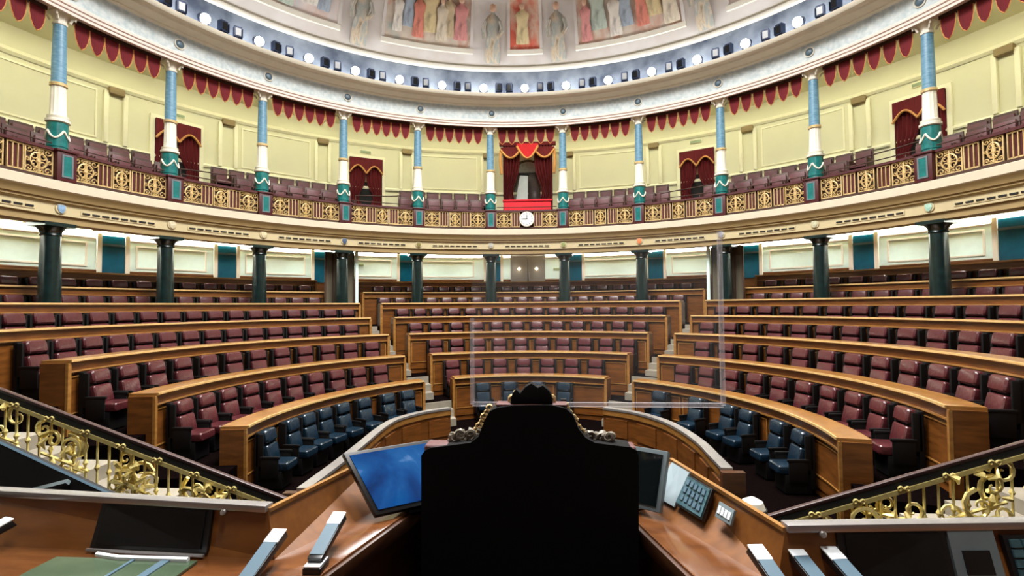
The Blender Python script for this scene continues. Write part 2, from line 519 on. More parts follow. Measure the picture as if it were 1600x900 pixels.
ls_m = MB().lathe([(0.20, 0.30), (0.205, 0.34), (0.195, 1.2), (0.172, 2.20)], 22).mesh('shaft')
lb_mb = MB().box(-0.28, 0.28, -0.28, 0.28, 0.0, 0.14)
lb_mb.lathe([(0.27, 0.14), (0.28, 0.19), (0.24, 0.23), (0.25, 0.27), (0.20, 0.31)], 22)
lb_m = lb_mb.mesh('base')
lc_mb = MB().lathe([(0.172, 2.18), (0.20, 2.20), (0.18, 2.24), (0.20, 2.30), (0.27, 2.38)], 22)
lc_mb.box(-0.30, 0.30, -0.30, 0.30, 2.38, 2.46)
lc_m = lc_mb.mesh('capital')
ped_m = MB().box(-0.19, 0.19, -0.16, 0.16, 0.0, 0.65).mesh('body', 0.015)
pcap_m = MB().box(-0.215, 0.215, -0.19, 0.19, 0.63, 0.68).mesh('cap', 0.01)
pfr_mb = MB()
pfr_mb.box(-0.11, 0.11, -0.175, -0.155, 0.08, 0.115).box(-0.11, 0.11, -0.175, -0.155, 0.535, 0.57)
pfr_mb.box(-0.11, -0.075, -0.175, -0.155, 0.115, 0.535).box(0.075, 0.11, -0.175, -0.155, 0.115, 0.535)
pfr_m = pfr_mb.mesh('inset_frame', smooth=False)
pin_m = MB().box(-0.075, 0.075, -0.168, -0.155, 0.115, 0.535).mesh('inset_panel', smooth=False)

n_in = 0
for i, a in enumerate(COLA):
    which = 'nearest the left edge' if i == 0 else ('nearest the right edge' if i == 12 else ordn(i) + ' from the left')
    p = P(a, 10.2, 6.30)
    t = thing('gallery_column', 'blue and white gallery column with gilt capital, ' + which, 'column', p, -rad(a), 'upper gallery columns')
    obj('base', base_m, M['greenbase'], t)
    obj('collar', ring_m, M['white'], t)
    obj('fluted_shaft', low_m, M['white'], t)
    obj('shaft_ring', gold_m, M['palegold'], t)
    obj('shaft', blue_m, M['blueshaft'], t)
    obj('capital', cap_m, M['white'], t)
    p = P(a, 10.04, 5.63)
    t = thing('pedestal', 'maroon balustrade pedestal with teal inset panel, ' + which, 'pedestal', p, -rad(a), 'maroon pedestals under the gallery columns')
    obj('body', ped_m, M['maroon'], t)
    obj('cap', pcap_m, M['maroon'], t)
    obj('inset_frame', pfr_m, M['greyplastic'], t)
    obj('inset_panel', pin_m, M['greenbase'], t)
    p = P(a, 10.33, 2.30)
    t = thing('stone_column', 'dark green marble column under the gallery, ' + which, 'column', p, -rad(a), 'dark green columns under the gallery')
    obj('base', lb_m, M['darkgreen'], t)
    obj('shaft', ls_m, M['darkgreen'], t)
    obj('capital', lc_m, M['darkgreen'], t)

# ------------------------------------------------------------------ balustrade bays
def spiral(cx, cz, r0, r1, a0, turns, n=14, y=0.0):
    return [(cx + (r0 + (r1 - r0) * i / n) * cos(a0 + turns * 2 * pi * i / n), y, cz + (r0 + (r1 - r0) * i / n) * sin(a0 + turns * 2 * pi * i / n)) for i in range(n + 1)]

def scroll_mesh(wd, ht):
    mb = MB()
    h = wd / 2
    for x in (-h, h):
        mb.box(x - 0.012, x + 0.012, -0.015, 0.015, 0, ht)
    mb.box(-h, h, -0.015, 0.015, 0, 0.025)
    mb.box(-h, h, -0.015, 0.015, ht - 0.025, ht)
    mb.tube([(0.0 + h * 0.62 * cos(t), 0, ht / 2 + ht * 0.30 * sin(t)) for t in [2 * pi * i / 20 for i in range(20)]], 0.017, 5, closed=True)
    mb.tube([(0, 0, 0.03), (0, 0, ht - 0.03)], 0.02, 5)
    for sx in (-1, 1):
        for sz in (-1, 1):
            mb.tube(spiral(sx * h * 0.36, ht / 2 + sz * ht * 0.14, h * 0.34, h * 0.05, pi / 2 * (1 if sz > 0 else 3), sx * sz * 1.1), 0.013, 4)
            mb.tube(spiral(sx * h * 0.68, ht / 2 + sz * ht * 0.36, h * 0.28, h * 0.04, 0 if sx > 0 else pi, -sx * sz * 1.1, 10), 0.014, 4)
    for sx in (-1, 1):
        mb.tube(spiral(sx * h * 0.80, ht / 2, h * 0.20, h * 0.04, pi if sx > 0 else 0, sx * 1.2, 10), 0.013, 4)
        for sz in (-1, 1):
            mb.tube(spiral(sx * h * 0.28, ht / 2 + sz * ht * 0.40, h * 0.18, h * 0.03, pi / 2 * sz, sx * sz * 1.2, 10), 0.012, 4)
    mb.lathe([(0.001, ht / 2 - 0.06), (0.045, ht / 2 - 0.03), (0.045, ht / 2 + 0.03), (0.001, ht / 2 + 0.06)], 8, sy=0.5)
    return mb.mesh('scroll_panel', smooth=False)

def bars_mesh(wd, ht):
    mb = MB()
    h = wd / 2
    for k in range(4):
        x = -h + 0.012 + (wd - 0.024) * k / 3
        mb.box(x - 0.009, x + 0.009, -0.018, 0.018, 0, ht)
    mb.box(-h, h, -0.018, 0.018, ht - 0.03, ht)
    mb.box(-h, h, -0.018, 0.018, 0, 0.03)
    return mb.mesh('bar_grille', smooth=False)

BH = 0.54
sc_m = scroll_mesh(0.50, BH)
sc2_m = scroll_mesh(0.36, BH)
br_m = bars_mesh(0.30, BH)
bk_m = MB().box(-0.15, 0.15, 0.02, 0.035, 0.0, BH).mesh('red_slats', smooth=False)
for i in range(12):
    a0, a1 = COLA[i], COLA[i + 1]
    am = (a0 + a1) / 2
    tw = 'nearest the left edge' if i == 0 else ('nearest the right edge' if i == 11 else ordn(i) + ' bay from the left')
    if i == 6:
        tw = 'central bay carrying the clock'
    t = thing('gallery_balustrade', 'gilt scrollwork and red barred balustrade, ' + tw, 'balustrade', P(am, 10.0, 5.64), -rad(am), 'balustrade bays between the pedestals')
    Mi = (Matrix.Translation(P(am, 10.0, 5.64)) @ Matrix.Rotation(-rad(am), 4, 'Z')).inverted()
    ga = 1.25
    for nm, z0, z1, R0, R1, m in (('bottom_rail', 5.64, 5.70, 9.96, 10.05, 'backing'), ('top_rail', 6.25, 6.31, 9.95, 10.07, 'maroon'), ('backing', 5.70, 6.25, 10.05, 10.06, 'backing')):
        obj(nm, MB().pbox(a0 + ga, a1 - ga, R0, R1, z0, z1, YC).xf(Mi), M[m], t)
    hr = MB().tube([P(a0 + ga + (a1 - a0 - 2 * ga) * k / 8, 10.02, 6.42) for k in range(9)], 0.015, 5).xf(Mi)
    obj('guard_rail', hr, M['backing'], t)
    span = a1 - a0 - 2 * ga
    fr = [0.115, 0.315, 0.5, 0.685, 0.885]
    kinds = 'sbsbs' if i != 6 else 'sb bs'
    for f, k in zip(fr, kinds):
        if k == ' ':
            continue
        a = a0 + ga + span * f
        q = Mi @ P(a, 10.0, 5.705)
        rz = -rad(a) + rad(am)
        if k == 's':
            obj('scroll_panel', sc_m if f != 0.5 else sc2_m, M['palegold'], t, loc=q, rz=rz)
        else:
            obj('bar_grille', br_m, M['palegold'], t, loc=q, rz=rz)
            obj('red_slats', bk_m, M['redbar'], t, loc=q, rz=rz)
    if i == 6:
        c = thing('wall_clock', 'round pale clock mounted at the centre of the gallery balustrade', 'clock', P(am, 9.93, 5.98), -rad(am))
        rot = Matrix.Rotation(pi / 2, 4, 'X')
        obj('case', MB().lathe([(0.25, -0.03), (0.27, 0.0), (0.26, 0.05), (0.23, 0.05)], 28, cap=False).xf(rot), M['white'], c)
        obj('face', MB().lathe([(0.24, 0.0), (0.24, 0.045)], 28).xf(rot), M['clockface'], c)
        hm = MB().box(-0.012, 0.012, -0.06, -0.05, 0, 0.15)
        obj('hour_hand', hm, M['black'], c, smooth=False)
        hm2 = MB().box(-0.16, 0.02, -0.06, -0.05, -0.012, 0.012)
        obj('minute_hand', hm2, M['black'], c, smooth=False)
        tk = MB()
        for k in range(12):
            q = 2 * pi * k / 12
            tk.box(0.20 * sin(q) - 0.009, 0.20 * sin(q) + 0.009, -0.055, -0.045, 0.20 * cos(q) - 0.02, 0.20 * cos(q) + 0.02)
        obj('hour_marks', tk, M['black'], c, smooth=False)

# vents and emblems on the fascia
slot_m = MB().box(-0.075, 0.075, -0.012, 0.012, -0.018, 0.018).mesh('slot', smooth=False)
vfr_m = None
for i in range(12):
    a0, a1 = COLA[i], COLA[i + 1]
    am = (a0 + a1) / 2
    tw = 'nearest the left edge' if i == 0 else ('nearest the right edge' if i == 11 else ordn(i) + ' from the left')
    t = thing('vent_grille', 'row of black vent slots in the gallery fascia, ' + tw, 'vent', P(am, 10.045, 5.03), -rad(am), 'vent rows in the fascia')
    Mi = (Matrix.Translation(P(am, 10.045, 5.03)) @ Matrix.Rotation(-rad(am), 4, 'Z')).inverted()
    obj('frame', MB().pbox(am - 4.6, am + 4.6, 10.045, 10.06, 4.98, 5.08, YC).xf(Mi), M['fascia'], t)
    for k in range(8):
        a = am - 4.0 + 8.0 * k / 7
        obj('slot', slot_m, M['slot'], t, loc=Mi @ P(a, 10.04, 5.03), rz=rad(am - a))
em_m = MB().lathe([(0.11, 0), (0.11, 0.015), (0.09, 0.022), (0.05, 0.022)], 18).xf(Matrix.Rotation(pi / 2, 4, 'X')).mesh('disc')
sh_m = MB().prism([(-0.07, 0.08), (0.07, 0.08), (0.075, -0.01), (0.04, -0.075), (0, -0.10), (-0.04, -0.075), (-0.075, -0.01)], -0.036, -0.02).mesh('shield', 0.004)
emc = [(110, 140, 170), (120, 150, 180), (190, 180, 150), (196, 186, 150), (60, 80, 110), (120, 110, 60), (160, 160, 150), (130, 140, 80), (214, 120, 70), (150, 150, 160), (180, 180, 150), (150, 186, 170), (150, 150, 150)]
for i, a in enumerate(COLA):
    tw = 'nearest the left edge' if i == 0 else ('nearest the right edge' if i == 12 else ordn(i) + ' from the left')
    t = thing('emblem', 'small round painted shield emblem above a green column, ' + tw, 'emblem', P(a, 10.05, 5.06), -rad(a), 'painted shields on the fascia')
    obj('disc', em_m, M['fascia'], t)
    ms = mat('emblem_paint', emc[i], 0.6, var=0.2, scale=20)
    s = obj('shield', sh_m.copy(), None, t)
    s.data.materials.clear()
    s.data.materials.append(ms)

md_m = MB().lathe([(0.10, 0), (0.10, 0.03), (0.07, 0.05), (0.03, 0.055)], 16).xf(Matrix.Rotation(pi / 2, 4, 'X')).mesh('disc')
mr_m = MB().tube([(0.12 * cos(2 * pi * q / 18), -0.02, 0.12 * sin(2 * pi * q / 18)) for q in range(18)], 0.018, 5, closed=True).mesh('rim')
for i, a in enumerate(COLA[1:-1]):
    t = thing('medallion', 'small round medallion on the pale frieze above the %s blue column from the left' % ordn(i + 1), 'medallion', P(a + 0.3, 9.92, 9.77), -rad(a), 'frieze medallions')
    obj('disc', md_m, M['bluegrey'], t)
    obj('rim', mr_m, M['white'], t)

# ------------------------------------------------------------------ valances
def pennant(wd, ht, inset=0.0):
    h = wd / 2 - inset
    pts = [(-h, 0.0), (h, 0.0), (h * 0.97, -ht * 0.38), (h * 0.80, -ht * 0.64), (h * 0.46, -ht * 0.88), (0, -ht + inset), (-h * 0.46, -ht * 0.88), (-h * 0.80, -ht * 0.64), (-h * 0.97, -ht * 0.38)]
    return pts
pen_m = MB().prism(pennant(0.285, 0.53), -0.012, 0.012).mesh('pennant', smooth=False)
pp = pennant(0.30, 0.545)
fr_m = MB().tube([(x, -0.005, z) for x, z in pp[1:] + pp[:1]], 0.012, 4).mesh('fringe', smooth=False)
for i in range(12):
    a0, a1 = COLA[i] + 1.5, COLA[i + 1] - 1.5
    am = (a0 + a1) / 2
    tw = 'nearest the left edge' if i == 0 else ('nearest the right edge' if i == 11 else ordn(i) + ' from the left')
    t = thing('valance', 'crimson pennant valance hung between gallery columns, ' + tw, 'valance', P(am, 10.18, 9.36), -rad(am), 'crimson valances')
    Mi = (Matrix.Translation(P(am, 10.18, 9.36)) @ Matrix.Rotation(-rad(am), 4, 'Z')).inverted()
    obj('pelmet', MB().pbox(a0, a1, 10.16, 10.24, 9.27, 9.355, YC).xf(Mi), M['backing'], t)
    for k in range(6):
        a = a0 + (a1 - a0) * (k + 0.5) / 6
        q = obj('pennant', pen_m, M['velvet'], t, loc=Mi @ P(a, 10.19, 9.29), rz=rad(am - a))
        obj('fringe', fr_m, M['fringe'], q)

# ------------------------------------------------------------------ gallery wall: pilasters, doors, portal, seats
pil_mb = MB()
pil_m = MB().box(-0.06, 0.06, -0.09, 0.02, 0.0, 1.5).mesh('pilaster_strip', 0.02)
br2_m = MB().box(-0.20, 0.20, -0.16, 0.02, 1.42, 1.62).mesh('bracket', 0.04)
mold_mb = MB()
for i, a in enumerate(COLA[1:]):
    tw = ('nearest the right edge' if i == 11 else ordn(i + 1) + ' from the left')
    t = thing('pilaster', 'pair of pale yellow wall pilasters with gilt bracket, ' + tw, 'pilaster', P(a, RW - 0.02, 7.66), -rad(a), 'pilaster pairs on the gallery wall')
    t['kind'] = 'structure'
    for sx in (-0.24, 0.24):
        obj('pilaster_strip', pil_m, M['creamtrim'], t, loc=(sx, 0, 0))
    obj('bracket', br2_m, M['fascia2'], t)
# raised panel frames on the wall between pilasters
for i in range(12):
    a0, a1 = COLA[i] + 1.9, COLA[i + 1] - 1.9
    am = (a0 + a1) / 2
    fm = MB()
    fm.pbox(a0, a1, RW - 0.03, RW, 9.08, 9.13, YC).pbox(a0, a1, RW - 0.03, RW, 7.74, 7.79, YC)
    fm.pbox(a0, a0 + 0.2, RW - 0.03, RW, 7.79, 9.08, YC, 1).pbox(a1 - 0.2, a1, RW - 0.03, RW, 7.79, 9.08, YC, 1)
    if i in (2, 4, 8, 10, 6):
        continue
    tw = 'nearest the left edge' if i == 0 else ('nearest the right edge' if i == 11 else 'bay %d of the gallery wall' % i)
    o = obj('trim_11', fm, M['creamtrim'])
    struct(o, 'thin raised panel frame on the cream gallery wall, ' + ('nearest the left edge' if i == 0 else ('nearest the right edge' if i == 11 else ordn(i + 1) + ' bay from the left')), 'moulding')

def drape_mesh(wd, ht, folds, amp, side):
    """hanging curtain gathered toward one side at mid height"""
    mb = MB()
    nx, nz = folds * 4, 10
    vs = []
    for j in range(nz + 1):
        z = ht * (1 - j / nz)
        g = 1.0 - 0.42 * math.exp(-((z / ht - 0.34) / 0.2) ** 2)
        for i in range(nx + 1):
            u = i / nx
            x = u * wd * g * side
            vs.append((x, amp * sin(u * folds * 2 * pi), z))
    fs = []
    for j in range(nz):
        for i in range(nx):
            q = j * (nx + 1) + i
            fs.append((q, q + 1, q + nx + 2, q + nx + 1))
    n = len(vs)
    vs2 = [(x, y + 0.03, z) for x, y, z in vs]
    fs2 = [tuple(n + k for k in reversed(f)) for f in fs]
    mb.add(vs + vs2, fs + fs2)
    return mb.mesh('drape')

def swag_mb(w, drop, top, y=0.0, n=12, th=0.05):
    """swag of cloth: straight top edge, curved lower edge"""
    pts = [(-w / 2, top)] + [(w / 2, top)]
    low = [(w / 2 - w * i / n, top - 0.10 - drop * sin(pi * i / n)) for i in range(n + 1)]
    return MB().prism(pts + low, y - th, y + th / 2), low

DOORA = [(-57.5, 'first'), (-30.0, 'second'), (28.3, 'third'), (57.8, 'fourth')]
for k, (a, nm) in enumerate(DOORA):
    wdd = 1.26
    d = thing('door_%d' % (k + 1), 'curtained gallery doorway with cream frame, %s from the left' % nm, 'door', P(a, RW - 0.03, 6.53), -rad(a), 'gallery doorways')
    d['kind'] = 'structure'
    h = 2.22
    fm = MB().box(-wdd / 2 - 0.12, -wdd / 2, -0.07, 0.02, 0, h + 0.12).box(wdd / 2, wdd / 2 + 0.12, -0.07, 0.02, 0, h + 0.12).box(-wdd / 2, wdd / 2, -0.07, 0.02, h, h + 0.12)
    obj('door_frame', fm, M['creamtrim'], d, smooth=False)
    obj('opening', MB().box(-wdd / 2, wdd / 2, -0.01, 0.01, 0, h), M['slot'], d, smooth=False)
    obj('far_wall', MB().box(-0.16, 0.18, -0.025, -0.012, 1.3, 1.85), M['fascia2'], d, smooth=False)
    c = thing('curtain', 'crimson tied curtains with gold arched trim in the %s gallery doorway' % nm, 'curtain', P(a, RW - 0.10, 6.53), -rad(a), 'crimson doorway curtains')
    dl = drape_mesh(0.60, h - 0.30, 5, 0.03, 1)
    obj('drape', dl, M['velvet'], c, loc=(-wdd / 2 + 0.01, 0, 0.02))
    dr = drape_mesh(0.60, h - 0.30, 5, 0.03, -1)
    obj('drape', dr, M['velvet'], c, loc=(wdd / 2 - 0.01, 0, 0.02))
    pts = [(-wdd / 2, h - 0.01), (wdd / 2, h - 0.01)]
    low = []
    for s in range(2):
        for i in range(11):
            u = i / 10
            x = wdd / 2 - wdd / 2 * (s + u)
            low.append((x, h - 0.62 + 0.30 * sin(pi * u)))
    obj('pelmet', MB().prism(pts + low, -0.10, -0.04), M['velvet'], c, smooth=False)
    obj('gold_trim', MB().tube([(x, -0.11, z) for x, z in low], 0.035, 5), M['fringe'], c)
SG = [(-57.5, 9.02), (-30.0, 9.02), (28.1, 9.10), (57.9, 9.12)]
for k, (a, z) in enumerate(SG):
    t = thing('exit_sign', 'small grey green sign plate above the %s gallery doorway from the left' % ONES[k + 1], 'sign', P(a, RW - 0.03, z), -rad(a), 'sign plates over the gallery doorways')
    obj('plate', MB().box(-0.20, 0.20, -0.03, 0.02, -0.05, 0.05), M['signgreen'], t, bevel=0.008)
    obj('border', MB().box(-0.215, 0.215, -0.022, 0.02, -0.062, 0.062), M['creamtrim'], t, smooth=False)

# central royal box
ac = -1.1
t = thing('ceremonial_canopy', 'crimson draped canopy with gold fringed swags above the central royal box', 'canopy', P(ac, 12.5, 6.5), -rad(ac))
H = 3.05
for s, w_ in ((-1, 0.68), (1, 0.74)):
    me = drape_mesh(w_, H, 6, 0.05, -s)
    obj('drape', me, M['velvet'], t, loc=(s * 1.0, 0, 0.0))
for x, w_, dz in ((-0.68, 0.82, 0.34), (0.68, 0.82, 0.34)):
    mb, low = swag_mb(w_, dz, H - 0.22, -0.1)
    mb.xf(Matrix.Translation((x, 0, 0)))
    obj('swag', mb, M['velvet'], t)
    obj('gold_fringe', MB().tube([(x + q, -0.16, z) for q, z in low], 0.045, 5), M['fringe'], t)
mb, low = swag_mb(0.86, 0.50, H - 0.10, -0.16)
obj('swag', mb, M['redcarpet'], t)
obj('gold_fringe', MB().tube([(q, -0.22, z) for q, z in low], 0.045, 5), M['fringe'], t)
for s in (-1, 1):
    obj('tassel', MB().tube([(s * 1.08, -0.1, H - 0.35), (s * 1.10, -0.1, H - 0.7), (s * 1.06, -0.1, H - 1.3)], 0.06, 6), M['fringe'], t)
obj('pelmet_board', MB().box(-1.15, 1.15, -0.05, 0.1, H - 0.12, H + 0.02), M['velvet'], t, smooth=False)
d = thing('door_5', 'arched central doorway with pale arch and brown double door behind crimson drapes', 'door', P(ac, RW - 0.03, 6.53), -rad(ac))
d['kind'] = 'structure'
arch = [(-0.62, 0.0), (0.62, 0.0), (0.62, 2.0)] + [(0.62 * cos(pi * i / 12), 2.0 + 0.5 * sin(pi * i / 12)) for i in range(1, 12)] + [(-0.62, 2.0)]
obj('recess', MB().prism(arch, -0.03, 0.0), M['bronze'], d, smooth=False)
obj('lunette', MB().prism([(0.52 * cos(pi * i / 12), 1.95 + 0.45 * sin(pi * i / 12)) for i in range(13)], -0.06, -0.03), M['frieze'], d, smooth=False)
obj('door_leaf', MB().box(0.0, 0.52, -0.07, -0.03, 0, 1.85), M['wood_dark'], d, bevel=0.01)
t = thing('white_drape', 'pale blue white hanging drape in the central royal box', 'drape', P(ac - 0.9, 12.85, 6.55), -rad(ac))
mb = MB()
mb.prism([(-0.42, 0.0), (0.18, 0.22), (0.20, 1.75), (-0.12, 1.80)], -0.03, 0.03)
obj('cloth', mb, M['whitecloth'], t, smooth=False)
mb = MB().tube([(-0.2, -0.04, 1.8), (0.26, -0.04, 1.76)], 0.05, 6)
obj('dark_rod', mb, M['slot'], t)
t = thing('cloth_parapet', 'bright red cloth laid over the front of the central royal box', 'cloth', P(-1.0, 10.42, 6.0), -rad(-1.0))
obj('cloth_front', MB().box(-0.86, 0.86, -0.06, 0.0, 0.0, 0.70), M['redcarpet'], t, bevel=0.02)
obj('cloth_top', MB().box(-0.90, 0.90, -0.10, 0.25, 0.70, 0.78), M['redcarpet'], t, bevel=0.03)

gcv = usweep([(10.75, 9.90), (11.0, 9.90), (11.0, 9.96), (10.75, 9.96)], closed=True)
tag(obj('cove_light', gcv, M['gfill']), 'added unseen fill light strip along the gallery ceiling behind the architrave', 'light')  # added out of sight to brighten the gallery wall
# gallery seats
gs_back = MB().box(-0.215, 0.215, -0.10, 0.0, 0.40, 0.88).mesh('backrest', 0.04)
gs_seat = MB().box(-0.215, 0.215, -0.48, -0.08, 0.36, 0.46).mesh('seat', 0.03)
gs_fr_mb = MB().box(-0.24, -0.22, -0.48, 0.02, 0.0, 0.62).box(0.22, 0.24, -0.48, 0.02, 0.0, 0.62).box(-0.24, 0.24, 0.0, 0.04, 0.1, 0.96)
gs_fr = gs_fr_mb.mesh('frame', 0.008)
for row, (R, z, lo, hi, nm) in enumerate(((11.45, 6.02, -92, 79, 'front'), (12.65, 6.52, -92, 79, 'rear'))):
    st = math.degrees(0.54 / R)
    n = int((hi - lo) / st)
    c = 0
    for k in range(n + 1):
        a = lo + st * k
        if abs(a - ac) < (8.0 if row == 0 else 7.0):
            continue
        if min(abs(a - d_[0]) for d_ in DOORA) < (4.6 if row else 3.9):
            continue
        c += 1
        t = thing('gallery_chair', 'mauve red spectator seat, %s from the left in the %s gallery row' % (ordn(c), nm), 'seat', P(a, R, z), -rad(a), 'spectator seats in the %s gallery row' % nm)
        obj('frame', gs_fr, M['gwood'], t)
        obj('backrest', gs_back, M['gseat'], t)
        obj('seat', gs_seat, M['gseat'], t)

# thin handrails flanking the gallery doorways
for k, (a, nm) in enumerate(DOORA):
    t = thing('handrail', 'slender curved dark handrail at the foot of the %s gallery doorway' % nm, 'handrail', P(a, 11.2, 6.02), -rad(a), 'handrails before the gallery doorways')
    obj('rail', MB().tube([(-0.75, -0.35, 0.75), (-0.2, -0.3, 0.80), (0.4, -0.2, 0.85), (0.9, 0.0, 0.95)], 0.018, 6), M['backing'], t)
    for x, y, z in ((-0.75, -0.35, 0.75), (0.9, 0.0, 0.95)):
        obj('post', MB().tube([(x, y, 0), (x, y, z)], 0.016, 6), M['backing'], t)

# ------------------------------------------------------------------ wall under the gallery
cv = usweep([(RW - 0.02, 5.03), (RW - 0.12, 5.04), (RW - 0.12, 5.07), (RW - 0.02, 5.07)], closed=True)
o = obj('cove_light', cv, M['cove'])
tag(o, 'continuous white light strip along the top of the wall under the gallery', 'light')
dm2 = usweep([(RW - 0.01, 4.86), (RW - 0.05, 4.90), (RW - 0.05, 4.94), (RW - 0.01, 4.96)])
struct(obj('trim_12', dm2, M['white']), 'ivory moulding below the light strip under the gallery', 'moulding')
bd = usweep([(RW - 0.01, 3.1), (RW - 0.05, 3.1), (RW - 0.05, 3.92), (RW - 0.07, 3.94), (RW - 0.07, 4.0), (RW - 0.01, 4.02)])
struct(obj('trim_13', bd, M['wood']), 'oak dado panelling at the foot of the wall under the gallery', 'moulding')
te_m = MB().box(-0.29, 0.29, -0.03, 0.0, 0.0, 1.15).mesh('glazing', smooth=False)
tt_m = MB().box(-0.29, 0.29, -0.05, -0.03, 0.86, 0.92).mesh('transom', smooth=False)
tf_mb = MB().box(-0.40, -0.29, -0.07, 0.0, -0.05, 1.2).box(0.29, 0.40, -0.07, 0.0, -0.05, 1.2)
tf_m = tf_mb.mesh('window_frame', smooth=False)
for i, a in enumerate(COLA[1:]):
    nm = 'nearest the right edge' if i == 11 else ordn(i + 1) + ' from the left'
    t = thing('window_%d' % (i + 1), 'narrow teal glazed panel in white frame under the gallery, ' + nm, 'window', P(a + (0.9 if 4 < i < 7 else 0), RW - 0.06, 3.84), -rad(a), 'teal panels on the wall under the gallery')
    t['kind'] = 'structure'
    obj('glazing', te_m, M['teal'], t)
    obj('transom', tt_m, M['bluegrey'], t)
    obj('window_frame', tf_m, M['white'], t)
pnl = []
for i in range(11):
    a0, a1 = COLA[i + 1] + 2.6, COLA[i + 2] - 2.6
    if i == 5:
        continue
    fm = MB()
    fm.pbox(a0, a1, RW - 0.03, RW, 4.74, 4.78, YC).pbox(a0, a1, RW - 0.03, RW, 4.10, 4.14, YC)
    fm.pbox(a0, a0 + 0.18, RW - 0.03, RW, 4.14, 4.74, YC, 1).pbox(a1 - 0.18, a1, RW - 0.03, RW, 4.14, 4.74, YC, 1)
    struct(obj('trim_14', fm, M['white']), 'raised panel frame on the pale wall under the gallery, %s bay from the left' % ordn(i + 1), 'moulding')
d = thing('door_6', 'grey glazed double door at the centre of the wall under the gallery', 'door', P(-1.3, RW - 0.05, 3.1), -rad(-1.3))
d['kind'] = 'structure'
for s in (-1, 1):
    lf = obj('door_leaf', MB().box(0.01 if s > 0 else -0.64, 0.64 if s > 0 else -0.01, -0.05, 0.0, 0, 1.85), M['greyglass'], d, bevel=0.01)
    obj('handle', MB().tube([(s * 0.07, -0.08, 0.9), (s * 0.07, -0.08, 1.2)], 0.015, 6), M['metalcap'], lf)
    obj('lamp', MB().lathe([(0.001, 1.28), (0.05, 1.32), (0.05, 1.36), (0.001, 1.40)], 10, cx=s * 0.36, cy=-0.09), M['downl'], d)
obj('door_frame', MB().box(-0.72, -0.64, -0.06, 0.0, 0, 1.93).box(0.64, 0.72, -0.06, 0, 0, 1.93).box(-0.72, 0.72, -0.06, 0, 1.85, 1.93), M['greyglass'], d, smooth=False)
for a, z, nm in ((-31.0, 4.55, 'left'), (31.2, 4.52, 'far right'), (4.0, 4.42, 'central')):
    t = thing('exit_sign', 'small grey sign plate on the %s part of the wall under the gallery' % nm, 'sign', P(a, RW - 0.02, z), -rad(a), 'sign plates under the gallery')
    obj('plate', MB().box(-0.16, 0.16, -0.02, 0.01, -0.05, 0.05), M['signgreen'], t, bevel=0.006)
# vestibules at the two aisle heads
for s, aa, ap, nm in ((-1, (-39.3, -34.4), -34.05, 'left'), (1, (33.2, 38.3), 32.85, 'right')):
    am = sum(aa) / 2
    d = thing('door_%d' % (7 if s < 0 else 8), 'dark bronze glazed vestibule behind a green column at the %s aisle' % nm, 'door', P(am, 10.75, 2.3), -rad(am))
    d['kind'] = 'structure'
    hw = 10.75 * rad(aa[1] - aa[0]) / 2
    for q in (-0.75, -0.25, 0.25, 0.75):
        obj('glazing', MB().box(hw * (q - 0.22), hw * (q + 0.22), 0.0, 0.03, 0.0, 2.46), M['bronze'], d, smooth=False)
    for q in (-1, -0.5, 0, 0.5, 1):
        obj('mullion', MB().box(hw * q - 0.02, hw * q + 0.02, -0.03, 0.05, 0.0, 2.46), M['backing'], d, smooth=False)
    t = thing('post', 'slim ivory post beside the %s aisle vestibule under the gallery' % nm, 'post', P(ap, 10.6, 2.3), -rad(ap))
    obj('shaft', MB().box(-0.05, 0.05, -0.05, 0.05, 0.06, 2.50), M['wallw'], t, bevel=0.01)
    obj('foot', MB().box(-0.07, 0.07, -0.07, 0.07, 0.0, 0.08), M['wallw'], t, bevel=0.01)
# soffit downlights
k = 0
for i in range(12):
    for f in (0.25, 0.75):
        a = COLA[i] + (COLA[i + 1] - COLA[i]) * f
        k += 1
        t = thing('downlight', 'small warm recessed downlight in the gallery soffit, %s from the left' % ordn(k), 'downlight', P(a, 12.3, 4.995), 0, 'recessed downlights under the gallery')
        obj('trim_ring', MB().lathe([(0.10, -0.02), (0.10, 0.01), (0.07, 0.01), (0.07, -0.02)], 14, cap=False), M['white'], t)
        obj('lens', MB().lathe([(0.07, -0.012), (0.07, 0.0)], 14), M['downl'], t)
        pl = bpy.data.lights.new('downlight_bulb', 'SPOT')
        pl.energy = 70
        pl.spot_size = rad(150)
        pl.spot_blend = 0.6
        pl.shadow_soft_size = 0.07
        pl.color = (1.0, 0.97, 0.90)
        po = bpy.data.objects.new('downlight_bulb', pl)
        COL.objects.link(po)
        po.parent = t
        po.location = (0, 0, -0.03)

# ------------------------------------------------------------------ lamp ring on the cornice ledge
ucv = usweep([(9.72, 10.285), (9.95, 10.285), (9.95, 10.33), (9.72, 10.33)], closed=True)
tag(obj('cove_light', ucv, M['ufill']), 'added hidden fill light strip lying on the cornice ledge behind the lamps', 'light')  # added out of sight to brighten the drum and vault
hd_m = MB().lathe([(0.06, -0.16), (0.11, -0.13), (0.125, 0.08), (0.14, 0.10)], 14).xf(Matrix.Rotation(rad(115), 4, 'X')).mesh('housing')
le_m = MB().lathe([(0.13, 0.095), (0.13, 0.115)], 14).xf(Matrix.Rotation(rad(115), 4, 'X')).mesh('lens')
yo_mb = MB().tube([(-0.13, 0, 0.02), (-0.13, 0, -0.14), (0.13, 0, -0.14), (0.13, 0, 0.02)], 0.016, 5)
yo_mb.tube([(0, 0, -0.14), (0, 0, -0.20)], 0.03, 6)
yo_m = yo_mb.mesh('yoke')
fb_mb = MB().box(-0.10, 0.10, -0.06, 0.12, -0.12, 0.18)
fb_m = fb_mb.mesh('housing', 0.015)
